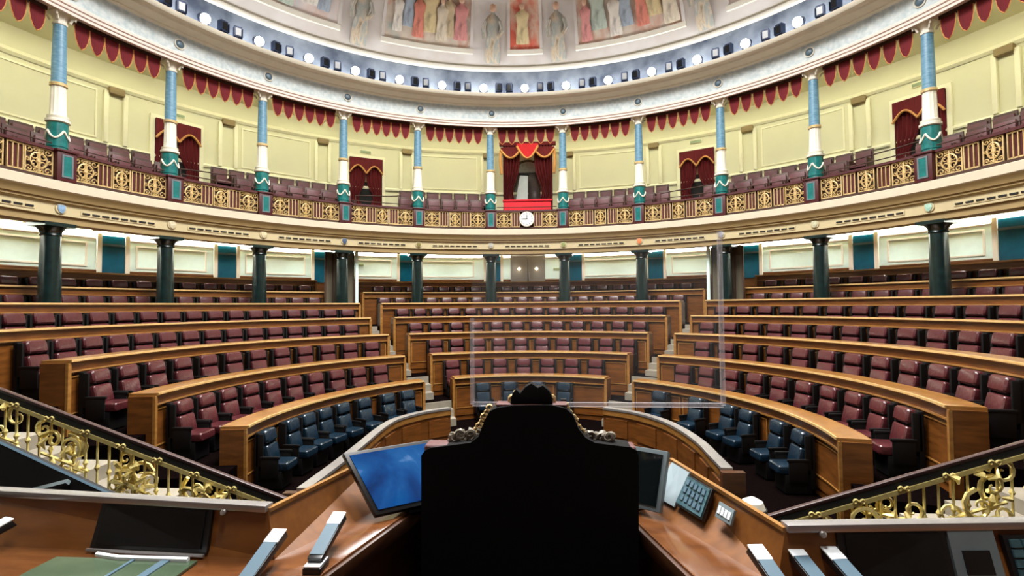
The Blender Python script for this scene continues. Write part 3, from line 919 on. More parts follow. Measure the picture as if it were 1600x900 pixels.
fl_m = MB().box(-0.07, 0.07, -0.072, -0.06, -0.08, 0.12).mesh('lens', smooth=False)
fd_m = MB().box(-0.11, -0.10, -0.10, 0.04, -0.12, 0.12).box(0.10, 0.11, -0.10, 0.04, -0.12, 0.12).box(-0.11, 0.11, -0.02, 0.02, -0.20, -0.10).mesh('bracket', smooth=False)
k = 0
for j in range(-9, 10):
    a = -1.18 + 8.75 * j
    if abs(a) > 84:
        continue
    k += 1
    t = thing('spotlight', 'glowing round white spotlight on the cornice ledge, %s from the left' % ordn(k), 'spotlight', P(a, 9.42, 10.48), -rad(a), 'lit spotlights on the lamp ring')
    obj('housing', hd_m, M['steel'], t)
    obj('lens', le_m, M['lampw'], t)
    obj('yoke', yo_m, M['steel'], t)
    for q, (da, nm) in enumerate(((3.2, 'left'), (5.5, 'right'))):
        if abs(a + da) > 84:
            continue
        t = thing('floodlight', 'unlit blue steel floodlight, %s of the pair right of the %s lit spotlight' % (nm, ordn(k)), 'floodlight', P(a + da, 9.45, 10.48), -rad(a + da) + 0.2 * (1 - 2 * q), 'unlit floodlights on the lamp ring')
        obj('housing', fb_m, M['steel'], t)
        obj('lens', fl_m, M['darkscreen'], t)
        obj('bracket', fd_m, M['steel'], t)

# ------------------------------------------------------------------ painted vault panels and figures
def dome_at(z):
    for (r0, z0), (r1, z1) in zip(DOME, DOME[1:]):
        if z0 <= z <= z1:
            return r0 + (r1 - r0) * (z - z0) / (z1 - z0)
    return DOME[0][0]
def dome_panel(a0, a1, z0, z1, off):
    n, m = max(2, int((a1 - a0) / 2)), 8
    mb = MB()
    vs = []
    for o_ in (off, 0.0):
        for j in range(m + 1):
            z = z0 + (z1 - z0) * j / m
            R = dome_at(z) - o_
            for i in range(n + 1):
                a = rad(a0 + (a1 - a0) * i / n)
                vs.append((R * sin(a), YC + R * cos(a), z))
    N = (n + 1) * (m + 1)
    fs = []
    for j in range(m):
        for i in range(n):
            q = j * (n + 1) + i
            fs.append((q, q + 1, q + n + 2, q + n + 1))
            fs.append((N + q, N + q + n + 1, N + q + n + 2, N + q + 1))
    for j in range(m):
        for i in (0, n):
            q = j * (n + 1) + i
            fs.append((q, q + n + 1, N + q + n + 1, N + q))
    for i in range(n):
        fs.append((i, N + i, N + i + 1, i + 1))
        q = m * (n + 1) + i
        fs.append((q, q + 1, N + q + 1, N + q))
    return mb.add(vs, fs)
SCN = [(-57, -39, 'scene_c', 'pale painted scene panel at the far left of the vault'), (-30, -12.6, 'scene_a', 'painted scene panel with red and cream robes left of the vault centre'),
       (-4.2, 2.0, 'scene_b', 'narrow orange red painted panel at the centre of the vault'), (10, 30.5, 'scene_a', 'painted scene panel with red and green robes right of the vault centre'),
       (39, 57, 'scene_c', 'pale painted scene panel at the far right of the vault')]
PANELS = []
for a0, a1, m, lb in SCN:
    t = thing('mural_panel', lb, 'mural', P((a0 + a1) / 2, 9.75, 11.95), 0, 'painted panels on the vault')
    PANELS.append(t)
    Mi = Matrix.Translation(-P((a0 + a1) / 2, 9.75, 11.95))
    obj('painting', dome_panel(a0, a1, 12.0, 14.2, 0.03).xf(Mi), M[m], t)
    fm = dome_panel(a0 - 0.6, a0, 11.9, 14.2, 0.06)
    obj('frame_side', fm.xf(Mi), M['domep'], t)
    obj('frame_side', dome_panel(a1, a1 + 0.6, 11.9, 14.2, 0.06).xf(Mi), M['domep'], t)
    obj('frame_sill', dome_panel(a0 - 0.6, a1 + 0.6, 11.86, 12.0, 0.08).xf(Mi), M['cornice'], t)
FIGC = [(206, 126, 106), (190, 170, 136), (214, 206, 192), (206, 186, 140), (204, 138, 132), (156, 166, 174), (208, 194, 170), (172, 182, 166)]
FIGM = [mural('figure_paint', [tuple(int(v * 0.78) for v in c), c, tuple(min(255, int(v * 1.1)) for v in c)], 5.0, 0.4) for c in FIGC]
rb = MB().lathe([(0.24, 0.0), (0.27, 0.05), (0.25, 0.5), (0.20, 0.95), (0.26, 1.25), (0.27, 1.38), (0.16, 1.50), (0.07, 1.56), (0.065, 1.64)], 14, sy=0.22)
rb_m = rb.mesh('robe')
hdm = MB().lathe([(0.02, 1.60), (0.09, 1.65), (0.105, 1.74), (0.09, 1.83), (0.02, 1.87)], 12, sy=0.4).mesh('head')
am_m = MB().tube([(0.24, -0.05, 1.36), (0.33, -0.08, 1.08), (0.20, -0.10, 0.88)], 0.06, 6).tube([(-0.24, -0.05, 1.36), (-0.34, -0.08, 1.08), (-0.30, -0.08, 0.8)], 0.06, 6).mesh('arms')
def crowd(panel, a0, a1, n, seed):
    rnd = random.Random(seed)
    Mi = panel.matrix_basis.inverted()
    for k in range(n):
        a = a0 + (a1 - a0) * (k + 0.5 + rnd.uniform(-0.2, 0.2)) / n
        z = 12.06 + rnd.uniform(0.0, 0.18) + (0.22 if k % 2 else 0)
        sc = rnd.uniform(0.62, 0.80)
        f = obj('painted_person', rb_m.copy(), None, panel)
        f.data.materials.clear()
        f.data.materials.append(FIGM[(k * 3 + seed) % len(FIGM)])
        f.matrix_basis = Mi @ Matrix.Translation(P(a, dome_at(z) - 0.06, z)) @ Matrix.Rotation(-rad(a), 4, 'Z') @ Matrix.Rotation(0.68, 4, 'X') @ Matrix.Diagonal((sc * rnd.uniform(0.9, 1.5), sc, sc, 1))
        obj('head', hdm, M['figskin'], f)
for q, (pn, nn) in enumerate(zip(PANELS, (5, 7, 1, 7, 5))):
    crowd(pn, SCN[q][0] + 0.8, SCN[q][1] - 0.8, nn, q + 1)
for a, nm in ((-34.9, 'left of the left painted scene'), (-7.9, 'left of the central red panel'), (5.8, 'right of the central red panel'), (34.6, 'right of the right painted scene')):
    t = thing('painted_figure', 'standing robed relief figure on the vault, ' + nm, 'figure', P(a, dome_at(11.6) - 0.06, 11.58), -rad(a), 'robed figures on the vault')
    t.rotation_euler = (0.57, 0, -rad(a))
    obj('robe', rb_m, M['figrobe'], t)
    obj('arms', am_m, M['figrobe'], t)
    obj('head', hdm, M['figskin'], t)

# ------------------------------------------------------------------ benches
ENDS = {0: [(-99.0, -31.6), (-21.6, 22.2), (31.2, 103.0)], 1: [(-99.5, -33.5), (-25.8, 25.7), (34.1, 106.0)],
        2: [(-99.8, -34.9), (-29.5, 28.4), (35.2, 107.0)], 3: [(-104, -36.5), (-30.9, 30.0), (35.6, 104)],
        4: [(-104, -36.6), (-31.9, 30.7), (35.9, 102)], 5: [(-94, -39.6), (-32.6, 31.6), (38.6, 88)], 6: [(-94, -39.6), (-32.6, 31.6), (38.6, 88)]}
ROWN = ['front', 'second', 'third', 'fourth', 'fifth', 'sixth', 'rearmost']
BLK = ['left', 'centre', 'right']
for r in range(7):
    for b in range(3):
        a0, a1 = ENDS[r][b]
        R, zt, zf = RR[r], ZT[r], ZF[r]
        am = (a0 + a1) / 2
        org = rowP(r, am, 0, zf)
        t = thing('bench_desk', 'curved oak bench back and desk ledge, %s row of the %s block' % (ROWN[r], BLK[b]), 'bench', org, -rad(am), 'oak benches of the hemicycle')
        Mi = (Matrix.Translation(org) @ Matrix.Rotation(-rad(am), 4, 'Z')).inverted()
        def part(nm, mb, m, par=None):
            return obj(nm, mb.xf(Mi), M[m], par or t)
        part('desk_top', rbox(r, -0.07, r, 0.34, a0 - 0.2, a1 + 0.2, zt - 0.045, zt), 'wood_top')
        part('edge_strip', rbox(r, -0.085, r, -0.06, a0 - 0.2, a1 + 0.2, zt - 0.028, zt + 0.006), 'wood_highlight')  # painted highlight line along the front of the ledge
        part('moulding', rbox(r, -0.03, r, 0.05, a0, a1, zt - 0.17, zt - 0.045), 'wood')
        part('bead', rbox(r, -0.05, r, -0.02, a0, a1, zt - 0.19, zt - 0.165), 'wood_top')
        part('back_board', rbox(r, 0.01, r, 0.06, a0, a1, zf, zt - 0.17), 'wood')
        if r <= 3:
            n = max(2, int(R * rad(a1 - a0) / 1.05))
            for k in range(n):
                b0 = a0 + (a1 - a0) * k / n + 0.35
                b1 = a0 + (a1 - a0) * (k + 1) / n - 0.35
                pn = part('panel', rbox(r, -0.008, r, 0.02, b0, b1, zf + 0.12, zt - 0.25), 'wood')
                if r <= 2:
                    e = 0.22
                    fm = rbox(r, -0.02, r, 0.0, b0, b1, zt - 0.27, zt - 0.25)
                    for q in (rbox(r, -0.02, r, 0.0, b0, b1, zf + 0.30, zf + 0.32), rbox(r, -0.02, r, 0.0, b0, b0 + e, zf + 0.32, zt - 0.27, 1), rbox(r, -0.02, r, 0.0, b1 - e, b1, zf + 0.32, zt - 0.27, 1)):
                        fm.add(q.v, q.f)
                    part('panel_frame', fm, 'wood_top', pn)
        d = math.degrees(0.055 / R)
        for e0, e1 in ((a0 - d, a0), (a1, a1 + d)):
            ep = part('end_panel', rbox(r, -0.04, r, 0.33, e0, e1, zf, zt - 0.045, 1), 'wood')
            part('end_stile', rbox(r, -0.06, r, -0.02, e0 - 0.05, e1 + 0.05, zf, zt - 0.045, 1), 'wood_top', ep)  # pale tone paints the lit vertical edge of the bench end

# ------------------------------------------------------------------ seats
def seat_meshes(wf):
    q = {}
    q['frame'] = MB().box(-0.24 * wf, 0.24 * wf, -0.10, -0.03, 0.10, 0.92).box(-0.24 * wf, -0.195 * wf, -0.17, -0.05, 0.38, 0.90).box(0.195 * wf, 0.24 * wf, -0.17, -0.05, 0.38, 0.90).box(-0.20 * wf, 0.20 * wf, -0.46, -0.06, 0.02, 0.30).mesh('frame', 0.012)
    q['armrest'] = MB().box(-0.02, 0.02, -0.44, -0.12, 0.50, 0.55).box(-0.015, 0.015, -0.42, -0.14, 0.20, 0.52).mesh('armrest', 0.015)
    q['seat_cushion'] = MB().box(-0.20 * wf, 0.20 * wf, -0.56, -0.13, 0.30, 0.44).mesh('seat_cushion', 0.045, 3)
    tl = Matrix.Translation((0, -0.20, 0.44)) @ Matrix.Rotation(rad(-13), 4, 'X') @ Matrix.Translation((0, 0.13, -0.44))
    q['backrest'] = MB().box(-0.185 * wf, 0.185 * wf, -0.21, -0.09, 0.41, 0.70).xf(tl).mesh('backrest', 0.045, 3)
    q['headrest'] = MB().box(-0.185 * wf, 0.185 * wf, -0.235, -0.08, 0.725, 0.94).xf(tl).mesh('headrest', 0.065, 3)
    return q
RED = seat_meshes(1.0)
BLU = seat_meshes(0.92)
def lsp(a, b, n):
    return [a + (b - a) * i / (n - 1) for i in range(n)]
SEATS = {0: [[-92.7, -82.5, -75.6, -68.8, -61.6, -53.4, -44.7, -37.8], lsp(-13.6, 10.7, 4), [40.1, 52.1, 63.0, 69.6, 81.0, 89.6]],
         1: [lsp(-94.6, -40.7, 10), lsp(-20.8, 17.8, 7), lsp(41.0, 97.5, 10)],
         2: [lsp(-96.4, -39.1, 12), lsp(-23.6, 24.2, 10), lsp(42.0, 102.0, 12)],
         3: [lsp(-94.9, -40.8, 15), lsp(-26.6, 24.7, 12), lsp(39.1, 88.0, 12)],
         4: [lsp(-90.3, -39.1, 16), lsp(-27.9, 26.6, 16), lsp(39.2, 81.6, 12)],
         5: [lsp(-81, -41.5, 15), lsp(-29.0, 27.5, 20), lsp(41, 75.8, 13)],
         6: [lsp(-81, -41.5, 15), lsp(-29.0, 27.5, 20), lsp(41, 75.8, 13)]}
for r in range(7):
    for b in range(3):
        for k, a in enumerate(SEATS[r][b]):
            blue = (r == 0)
            q = BLU if blue else RED
            m = M['bluel'] if blue else M['burgundy']
            lb = '%s leather seat, %s from the left in the %s row of the %s block' % ('dark blue' if blue else 'burgundy', ordn(k + 1), ROWN[r], BLK[b])
            t = thing('assembly_chair', lb, 'seat', rowP(r, a, -0.03, ZF[r]), rowrot(r, a), ('blue' if blue else 'burgundy') + ' assembly seats')
            obj('frame', q['frame'], M['black'], t)
            obj('seat_cushion', q['seat_cushion'], m, t)
            obj('backrest', q['backrest'], m, t)
            obj('headrest', q['headrest'], m, t)
            wf = 0.92 if blue else 1.0
            for s in (-1, 1):
                obj('armrest', q['armrest'], M['black'], t, loc=(s * 0.232 * wf, 0, 0))

# ------------------------------------------------------------------ aisle stairs
for s, nm in ((-1, 'left'), (1, 'right')):
    t = thing('aisle_stairs', 'cream marble aisle steps climbing between the %s and centre blocks' % nm, 'stairs', rowP(0, s * 30))
    Mi = Matrix.Translation(-rowP(0, s * 30))
    for r in range(0, 5):
        inn = ENDS[r][1][1] if s > 0 else ENDS[r][1][0]
        out = ENDS[r][2][0] if s > 0 else ENDS[r][0][1]
        inn2, out2 = inn + s * 0.9, out - s * 0.9
        lo, hi = min(inn2, out2), max(inn2, out2)
        z0, z1 = ZF[r], ZF[r + 1]
        for j in range(3):
            z = z0 + (z1 - z0) * (j + 1) / 3
            obj('step', rbox(r, -0.55 + 0.28 * j, r, 0.08, lo, hi, z0, z, 2).xf(Mi), M['marble'], t, smooth=False)

# ------------------------------------------------------------------ low curved desks before the blue seats
def catmull(pts, n=6):
    out = []
    for i in range(len(pts) - 1):
        p0 = pts[max(i - 1, 0)]; p1 = pts[i]; p2 = pts[i + 1]; p3 = pts[min(i + 2, len(pts) - 1)]
        for k in range(n):
            u = k / n
            out.append(tuple(0.5 * (2 * b + (c - a) * u + (2 * a - 5 * b + 4 * c - d) * u * u + (3 * b - a - 3 * c + d) * u ** 3) for a, b, c, d in zip(p0, p1, p2, p3)))
    out.append(tuple(pts[-1]))
    return out
def ribbon(path, off0, off1, z0, z1):
    """closed wall following a plan polyline between two sideways offsets"""
    mb = MB()
    vs = []
    n = len(path)
    for i, (x, y) in enumerate(path):
        xa, ya = path[max(i - 1, 0)]
        xb, yb = path[min(i + 1, n - 1)]
        tx, ty = xb - xa, yb - ya
        l = hypot(tx, ty)
        nx, ny = -ty / l, tx / l
        for o_, z in ((off0, z0), (off1, z0), (off1, z1), (off0, z1)):
            vs.append((x + nx * o_, y + ny * o_, z))
    fs = [(0, 1, 2, 3), tuple(4 * (n - 1) + k for k in (3, 2, 1, 0))]
    for i in range(n - 1):
        for k in range(4):
            fs.append((4 * i + k, 4 * i + 4 + k, 4 * i + 4 + (k + 1) % 4, 4 * i + (k + 1) % 4))
    return mb.add(vs, fs)
FD = {'left': [(-1.55, 10.85), (-2.02, 10.42), (-2.36, 9.75), (-2.42, 9.0), (-2.38, 8.0), (-2.35, 7.0), (-2.35, 6.0)],
      'right': [(1.68, 10.97), (2.22, 10.55), (2.62, 9.85), (2.80, 9.1), (2.87, 8.3), (2.85, 7.6), (2.83, 7.0)]}
for nm, pts in FD.items():
    pth = catmull(pts)
    s = -1 if nm == 'left' else 1
    t = thing('low_desk', 'low curved oak desk with pale top before the %s blue seats' % nm, 'desk', (pts[2][0], pts[2][1], 0))
    Mi = Matrix.Translation((-pts[2][0], -pts[2][1], 0))
    q = -s
    obj('desk_top', ribbon(pth, *sorted((q * 0.03, -q * 0.12)), 0.71, 0.75).xf(Mi), M['metalcap'], t)
    obj('front_board', ribbon(pth, *sorted((0.0, -q * 0.05)), 0.0, 0.70).xf(Mi), M['wood'], t)
    obj('rail', ribbon(pth, *sorted((q * 0.02, -q * 0.02)), 0.60, 0.70).xf(Mi), M['wood_top'], t)
    obj('plinth', ribbon(pth, *sorted((q * 0.02, -q * 0.02)), 0.0, 0.12).xf(Mi), M['wood'], t)
    step = 6
    for i in range(0, len(pth) - step + 1, step):
        seg = pth[i:i + step + 1][0:step + 1]
        seg = seg[1:-1] if len(seg) > 4 else seg
        if len(seg) > 1:
            obj('panel', ribbon(seg, *sorted((q * 0.025, 0.0)), 0.18, 0.54).xf(Mi), M['wood'], t)
    e = pth[-1]
    obj('end_post', MB().box(e[0] - 0.05 - (0.20 if s < 0 else 0.0), e[0] + 0.05 + (0.20 if s > 0 else 0.0), e[1] - 0.10, e[1], 0, 0.72).xf(Mi), M['wood_dark'], t, bevel=0.01)

# ------------------------------------------------------------------ stair railings in front of the platform
def stair_railing(nm, A, B, Y, depth):
    """A upper outer end, B lower inner end: (x, z) of the handrail"""
    (xa, za), (xb, zb) = A, B
    s = 1 if xb > xa else -1
    L = abs(xb - xa)
    def zr(x):
        return za + (zb - za) * (x - xa) / (xb - xa)
    base = (xb, Y, 0)
    t = thing('stair_railing', 'sloping brass scrollwork stair railing with dark handrail, %s of the platform' % nm, 'railing', base)
    Mi = Matrix.Translation((-xb, -Y, 0))
    hp = [(xa, Y, za), (xb, Y, zb)]
    def bar(y0, y1, d0, d1):
        return MB().hexa([(xa, y0, za + d0), (xb, y0, zb + d0), (xb, y1, zb + d0), (xa, y1, za + d0), (xa, y0, za + d1), (xb, y0, zb + d1), (xb, y1, zb + d1), (xa, y1, za + d1)]).xf(Mi)
    obj('handrail', bar(Y - 0.022, Y + 0.022, -0.03, 0.0), M['handrail'], t, bevel=0.008)
    obj('rail_core', bar(Y - 0.018, Y + 0.018, -0.085, -0.028), M['slot'], t, smooth=False)
    obj('top_rail', bar(Y - 0.03, Y + 0.03, -0.12, -0.085), M['brass'], t)
    obj('bottom_rail', bar(Y - 0.02, Y + 0.02, -0.80, -0.775), M['brass'], t)
    n = int(L / 0.105)
    for i in range(n + 1):
        x = xa + (xb - xa) * i / n
        z = zr(x)
        bb = MB().tube([(x, Y, z - 0.78), (x, Y, z - 0.11)], 0.010, 5)
        bb.lathe([(0.004, z - 0.40), (0.022, z - 0.36), (0.004, z - 0.32)], 6, cx=x, cy=Y)
        obj('baluster', bb.xf(Mi), M['brass'], t)
    x = xa + s * 0.45
    while abs(x - xa) < L - 0.1:
        z = zr(x)
        mb = MB()
        rnd = random.Random(int(abs(x) * 100))
        for q in range(9):
            cx = x + rnd.uniform(-0.20, 0.20)
            cz = zr(cx) - 0.42 + rnd.uniform(-0.24, 0.24)
            r0 = rnd.uniform(0.07, 0.13)
            mb.tube(spiral(cx, cz, r0, 0.015, rnd.uniform(0, 6.28), rnd.choice((-1, 1)) * 1.25, 14, Y + rnd.uniform(-0.03, 0.03)), 0.016, 5, taper=[1.2 - 0.7 * i / 14 for i in range(15)])
        for q in range(14):
            a = rnd.uniform(0, 2 * pi)
            cx = x + rnd.uniform(-0.18, 0.18)
            cz = zr(cx) - 0.42 + rnd.uniform(-0.26, 0.26)
            l = rnd.uniform(0.07, 0.12)
            mb.tube([(cx, Y - 0.02, cz), (cx + l * 0.5 * cos(a), Y - 0.05, cz + l * 0.5 * sin(a)), (cx + l * cos(a + 0.4), Y - 0.02, cz + l * sin(a + 0.4))], 0.022, 5, taper=[0.4, 1.1, 0.2])
        mb.tube([(x - 0.22, Y, zr(x - 0.22) - 0.42), (x, Y, z - 0.42), (x + 0.22, Y, zr(x + 0.22) - 0.42)], 0.014, 5)
        obj('scroll_ornament', mb.xf(Mi), M['brass'], t)
        x += s * 0.66
    for i in range(1, int(L / 0.33)):
        x = xa + s * 0.33 * i
        z = zr(x) - 0.10
        mb = MB().tube(spiral(x - 0.028, z + 0.015, 0.022, 0.006, 0, 1.1, 10, Y - 0.035), 0.008, 4).tube(spiral(x + 0.028, z + 0.015, 0.022, 0.006, pi, -1.1, 10, Y - 0.035), 0.008, 4)
        obj('rail_crest', mb.xf(Mi), M['brass'], t)
    st = thing('staircase', 'white marble stair rising beside the platform, %s of the presiding desk' % nm, 'stairs', (xb, Y + 0.1, 0))
    Mi = Matrix.Translation((-xb, -(Y + 0.1), 0))
    run = 0.42
    m = int((L + 0.4) / run)
    for i in range(m + 1):
        x0 = xb - s * run * i
        x1 = x0 - s * run
        z = max(0.06, zr((x0 + x1) / 2) - 0.98)
        obj('step', MB().box(min(x0, x1), max(x0, x1), Y + 0.06, Y + depth, 0.0, z).xf(Mi), M['marble'], st, smooth=False)
stair_railing('left', (-4.75, 2.386), (-1.61, 1.30), 4.2, 1.1)
stair_railing('right', (4.9, 2.08), (2.25, 1.25), 4.2, 1.1)

# dark sloping stair side panels at the far left
t = thing('dark_screen', 'black sloping side panels with grey edges beyond the left end of the desk', 'panel', (-3.6, 3.6, 0.97))
Mi = Matrix.Translation((3.6, -3.6, -0.97))
obj('side_panel', MB().prism([(-4.4, 0.98), (-1.9, 0.98), (-1.9, 1.23), (-4.4, 2.26)], 3.57, 3.63).xf(Mi), M['slot'], t, smooth=False)
obj('edge_strip', MB().tube([(-4.4, 3.58, 2.265), (-1.9, 3.58, 1.235)], 0.012, 4).xf(Mi), M['bluegrey'], t)
obj('brace', MB().tube([(-3.45, 3.54, 1.52), (-2.95, 3.54, 1.645)], 0.022, 4).xf(Mi), M['greyplastic'], t)

# ------------------------------------------------------------------ presiding desk
XA = 0.39
ZD, ZP = 1.752, 1.962
t = thing('presiding_desk', 'large angular polished wood desk with raised panels wrapped around the black chair', 'desk', (XA, 2.6, 0.97))
Mi = Matrix.Translation((-XA, -2.6, -0.97))
def W(s, o_, y):
    return (XA + s * o_, y - 0.045 * s)
for s, nm in ((-1, 'left'), (1, 'right')):
    top = [W(s, 0.60, 2.95), W(s, 0.64, 2.78), W(s, 0.80, 2.2), W(s, 0.95, 1.60), W(s, 2.9, 1.60), W(s, 2.9, 2.44), W(s, 1.12, 2.27), W(s, 0.92, 2.72), W(s, 0.74, 3.04)]
    obj('desk_top', MB().prism(top, ZD - 0.05, ZD, 'z').xf(Mi), M['desk'], t, bevel=0.006)
    ed = [W(s, 0.60, 2.95), W(s, 0.64, 2.78), W(s, 0.80, 2.2), W(s, 0.95, 1.60)]
    obj('edge_moulding', ribbon(ed, -0.02, 0.02, ZD - 0.09, ZD - 0.012).xf(Mi), M['wood_dark'], t, bevel=0.008)
    ap = [W(s, 0.64, 2.95), W(s, 0.68, 2.78), W(s, 0.84, 2.2), W(s, 0.99, 1.60)]
    obj('apron', ribbon(ap, -0.015, 0.015, 0.98, ZD - 0.06).xf(Mi), M['wood_dark'], t)
    # inclined wing panel
    def slab(F1, F2, T1, T2, th=0.035):
        f1, f2, t1, t2 = (Vector(q) for q in (F1, F2, T1, T2))
        nrm = (f2 - f1).cross(t1 - f1).normalized()
        if nrm.z < 0:
            nrm = -nrm
        d = nrm * -th
        return MB().hexa([f1 + d, f2 + d, t2 + d, t1 + d, f1, f2, t2, t1])
    F1 = (*W(s, 1.09, 2.25), ZD); F2 = (*W(s, 0.70, 3.06), ZD)
    T1 = (*W(s, 1.145, 2.29), ZP); T2 = (*W(s, 0.90, 3.26), ZP)
    obj('wing_panel', slab(F1, F2, T1, T2).xf(Mi), M['panelwood'], t)
    G1 = (*W(s, 2.9, 2.33), ZD)
    U1 = (*W(s, 2.9, 2.44), ZP)
    obj('outer_panel', slab(F1, G1, T1, U1).xf(Mi), M['panelwood'], t)
    rp = [W(s, 1.145, 2.30), W(s, 2.9, 2.45)]
    obj('cap_rail', ribbon(rp, -0.03, 0.03, ZP - 0.01, ZP + 0.022).xf(Mi), M['metalcap'], t, bevel=0.006)
    rp2 = [W(s, 1.145, 2.29), W(s, 0.90, 3.26)]
    obj('wing_cap', ribbon(rp2, -0.012, 0.012, ZP - 0.012, ZP + 0.006).xf(Mi), M['wood_top'], t)
    bk = [W(s, 2.9, 2.50), W(s, 1.19, 2.36), W(s, 0.94, 3.30)]
    obj('front_board', ribbon(bk, -0.015, 0.015, 0.98, ZP - 0.03).xf(Mi), M['wood_dark'], t)
cp = [W(-1, 0.72, 3.02), W(1, 0.72, 3.02), W(1, 0.92, 3.30), W(-1, 0.92, 3.30)]
obj('desk_top', MB().prism(cp, ZD - 0.05, ZD - 0.002, 'z').xf(Mi), M['desk'], t)
obj('front_board', MB().box(XA - 0.94, XA + 0.94, 3.30, 3.34, 0.98, ZP - 0.10).xf(Mi), M['wood_dark'], t, smooth=False)

# inset screens in the outer panels
def on_panel(s, o0, o1, t0, t1, lift=0.012, th=0.02):
    """a slab lying on the outer panel between sideways offsets o0..o1 and panel fractions t0..t1"""
    def pt(o_, f):
        y0 = -0.045 * s + 2.25 + (2.33 - 2.25) * (o_ - 1.09) / (2.9 - 1.09)
        y1 = -0.045 * s + 2.29 + (2.44 - 2.29) * (o_ - 1.145) / (2.9 - 1.145)
        return Vector((XA + s * o_, y0 + (y1 - y0) * f, ZD + (ZP - ZD) * f))
    up = Vector((0, -0.93, 0.25)).normalized()
    a, b, c, d = pt(o0, t0), pt(o1, t0), pt(o1, t1), pt(o0, t1)
    return [a + up * (lift - th), b + up * (lift - th), c + up * (lift - th), d + up * (lift - th), a + up * lift, b + up * lift, c + up * lift, d + up * lift]
for s, o0, o1, nm in ((-1, 1.42, 2.02, 'left'), (1, 1.35, 1.80, 'right')):
    sc = thing('inset_screen', 'large dark screen set into the %s outer panel of the desk' % nm, 'screen', (XA + s * (o0 + o1) / 2, 2.3, ZD))
    Mj = Matrix.Translation((-(XA + s * (o0 + o1) / 2), -2.3, -ZD))
    obj('bezel', MB().hexa(on_panel(s, o0, o1, 0.06, 0.96, 0.014)).xf(Mj), M['bezel'], sc, smooth=False)
    obj('display', MB().hexa(on_panel(s, o0 + 0.03, o1 - 0.03, 0.14, 0.90, 0.020, 0.012)).xf(Mj), M['darkscreen'], sc, smooth=False)
    obj('chrome_strip', MB().tube([Vector(on_panel(s, o0, o1, 0.03, 0.06, 0.03)[4]), Vector(on_panel(s, o0, o1, 0.03, 0.06, 0.03)[5])], 0.008, 5).xf(Mj), M['metalcap'], sc)
    obj('button', MB().lathe([(0.014, 0), (0.014, 0.012), (0.008, 0.016)], 10).xf(Matrix.Translation(Vector(on_panel(s, o0 - 0.06, o1, 0.9, 0.95, 0.012)[4])) @ Matrix.Rotation(1.2, 4, 'X')).xf(Mj), M['metalcap'], sc)
sc = thing('control_module', 'dark grey control module set beside the right inset screen', 'module', (XA + 2.0, 2.3, ZD))
Mj = Matrix.Translation((-(XA + 2.0), -2.3, -ZD))
obj('plate', MB().hexa(on_panel(1, 1.81, 2.0, 0.06, 0.96, 0.014)).xf(Mj), M['greyplastic'], sc, smooth=False)
obj('speaker', MB().hexa(on_panel(1, 1.85, 1.96, 0.2, 0.6, 0.02, 0.012)).xf(Mj), M['bezel'], sc, smooth=False)
sc = thing('keypad', 'dark keypad with teal keys at the right end of the desk', 'keypad', (XA + 2.25, 2.3, ZD))
Mj = Matrix.Translation((-(XA + 2.25), -2.3, -ZD))
obj('case', MB().hexa(on_panel(1, 2.03, 2.35, 0.1, 0.85, 0.02)).xf(Mj), M['bezel'], sc, smooth=False)
for i in range(6):
    for j in range(4):
        obj('key', MB().hexa(on_panel(1, 2.05 + 0.048 * i, 2.09 + 0.048 * i, 0.16 + 0.165 * j, 0.29 + 0.165 * j, 0.03, 0.015)).xf(Mj), M['tealkeys'], sc, smooth=False)

# ------------------------------------------------------------------ black presiding chair seen from behind
YB = 2.66
t = thing('presiding_chair', 'tall black presiding chair with carved crest, seen from behind', 'chair', (0.447, 2.8, 0.97))
Mi = Matrix.Translation((-0.447, -2.8, -0.97))
out = [(-0.114, 1.313), (-0.112, 2.124), (-0.092, 2.15), (-0.065, 2.164), (0.148, 2.193), (0.191, 2.226), (0.225, 2.315), (0.252, 2.358), (0.292, 2.375), (0.366, 2.385),
       (0.57, 2.389), (0.642, 2.373), (0.678, 2.341), (0.706, 2.27), (0.741, 2.225), (0.789, 2.199), (0.966, 2.179), (0.998, 2.163), (1.007, 2.131), (0.994, 1.351)]
obj('backrest', MB().prism(out, YB, YB + 0.13).xf(Mi), M['blackchair'], t, smooth=False)
obj('seat', MB().box(-0.10, 0.99, YB + 0.10, YB + 0.62, 1.36, 1.48).xf(Mi), M['blackchair'], t, bevel=0.04)
for x in (-0.07, 0.96):
    for y in (YB + 0.06, YB + 0.56):
        obj('leg', MB().lathe([(0.03, 0.975), (0.04, 1.0), (0.035, 1.2), (0.05, 1.37)], 10, cx=x, cy=y).xf(Mi), M['black'], t)
    obj('armrest', MB().box(x - 0.04, x + 0.04, YB + 0.10, YB + 0.55, 1.60, 1.68).box(x - 0.03, x + 0.03, YB + 0.45, YB + 0.52, 1.46, 1.62).xf(Mi), M['blackchair'], t, bevel=0.015)
crown = [(0.352, 2.385), (0.362, 2.435), (0.386, 2.467), (0.406, 2.444), (0.433, 2.477), (0.466, 2.497), (0.499, 2.474), (0.525, 2.487), (0.558, 2.458), (0.572, 2.43), (0.577, 2.389)]
cr = obj('crest', MB().prism(crown, YB + 0.03, YB + 0.10).xf(Mi), M['blackchair'], t, bevel=0.008)
for s in (-1, 1):
    obj('crest_scroll', MB().tube(spiral(0.466 + s * 0.10, 2.405, 0.035, 0.01, pi / 2, s * 1.2, 12, YB + 0.09), 0.012, 5).xf(Mi), M['palegold'], cr)
obj('top_rail', MB().box(0.28, 0.65, YB + 0.02, YB + 0.12, 2.378, 2.388).xf(Mi), M['chairpad'], t, bevel=0.004)  # lit top face of the chair back, painted as a paler strip
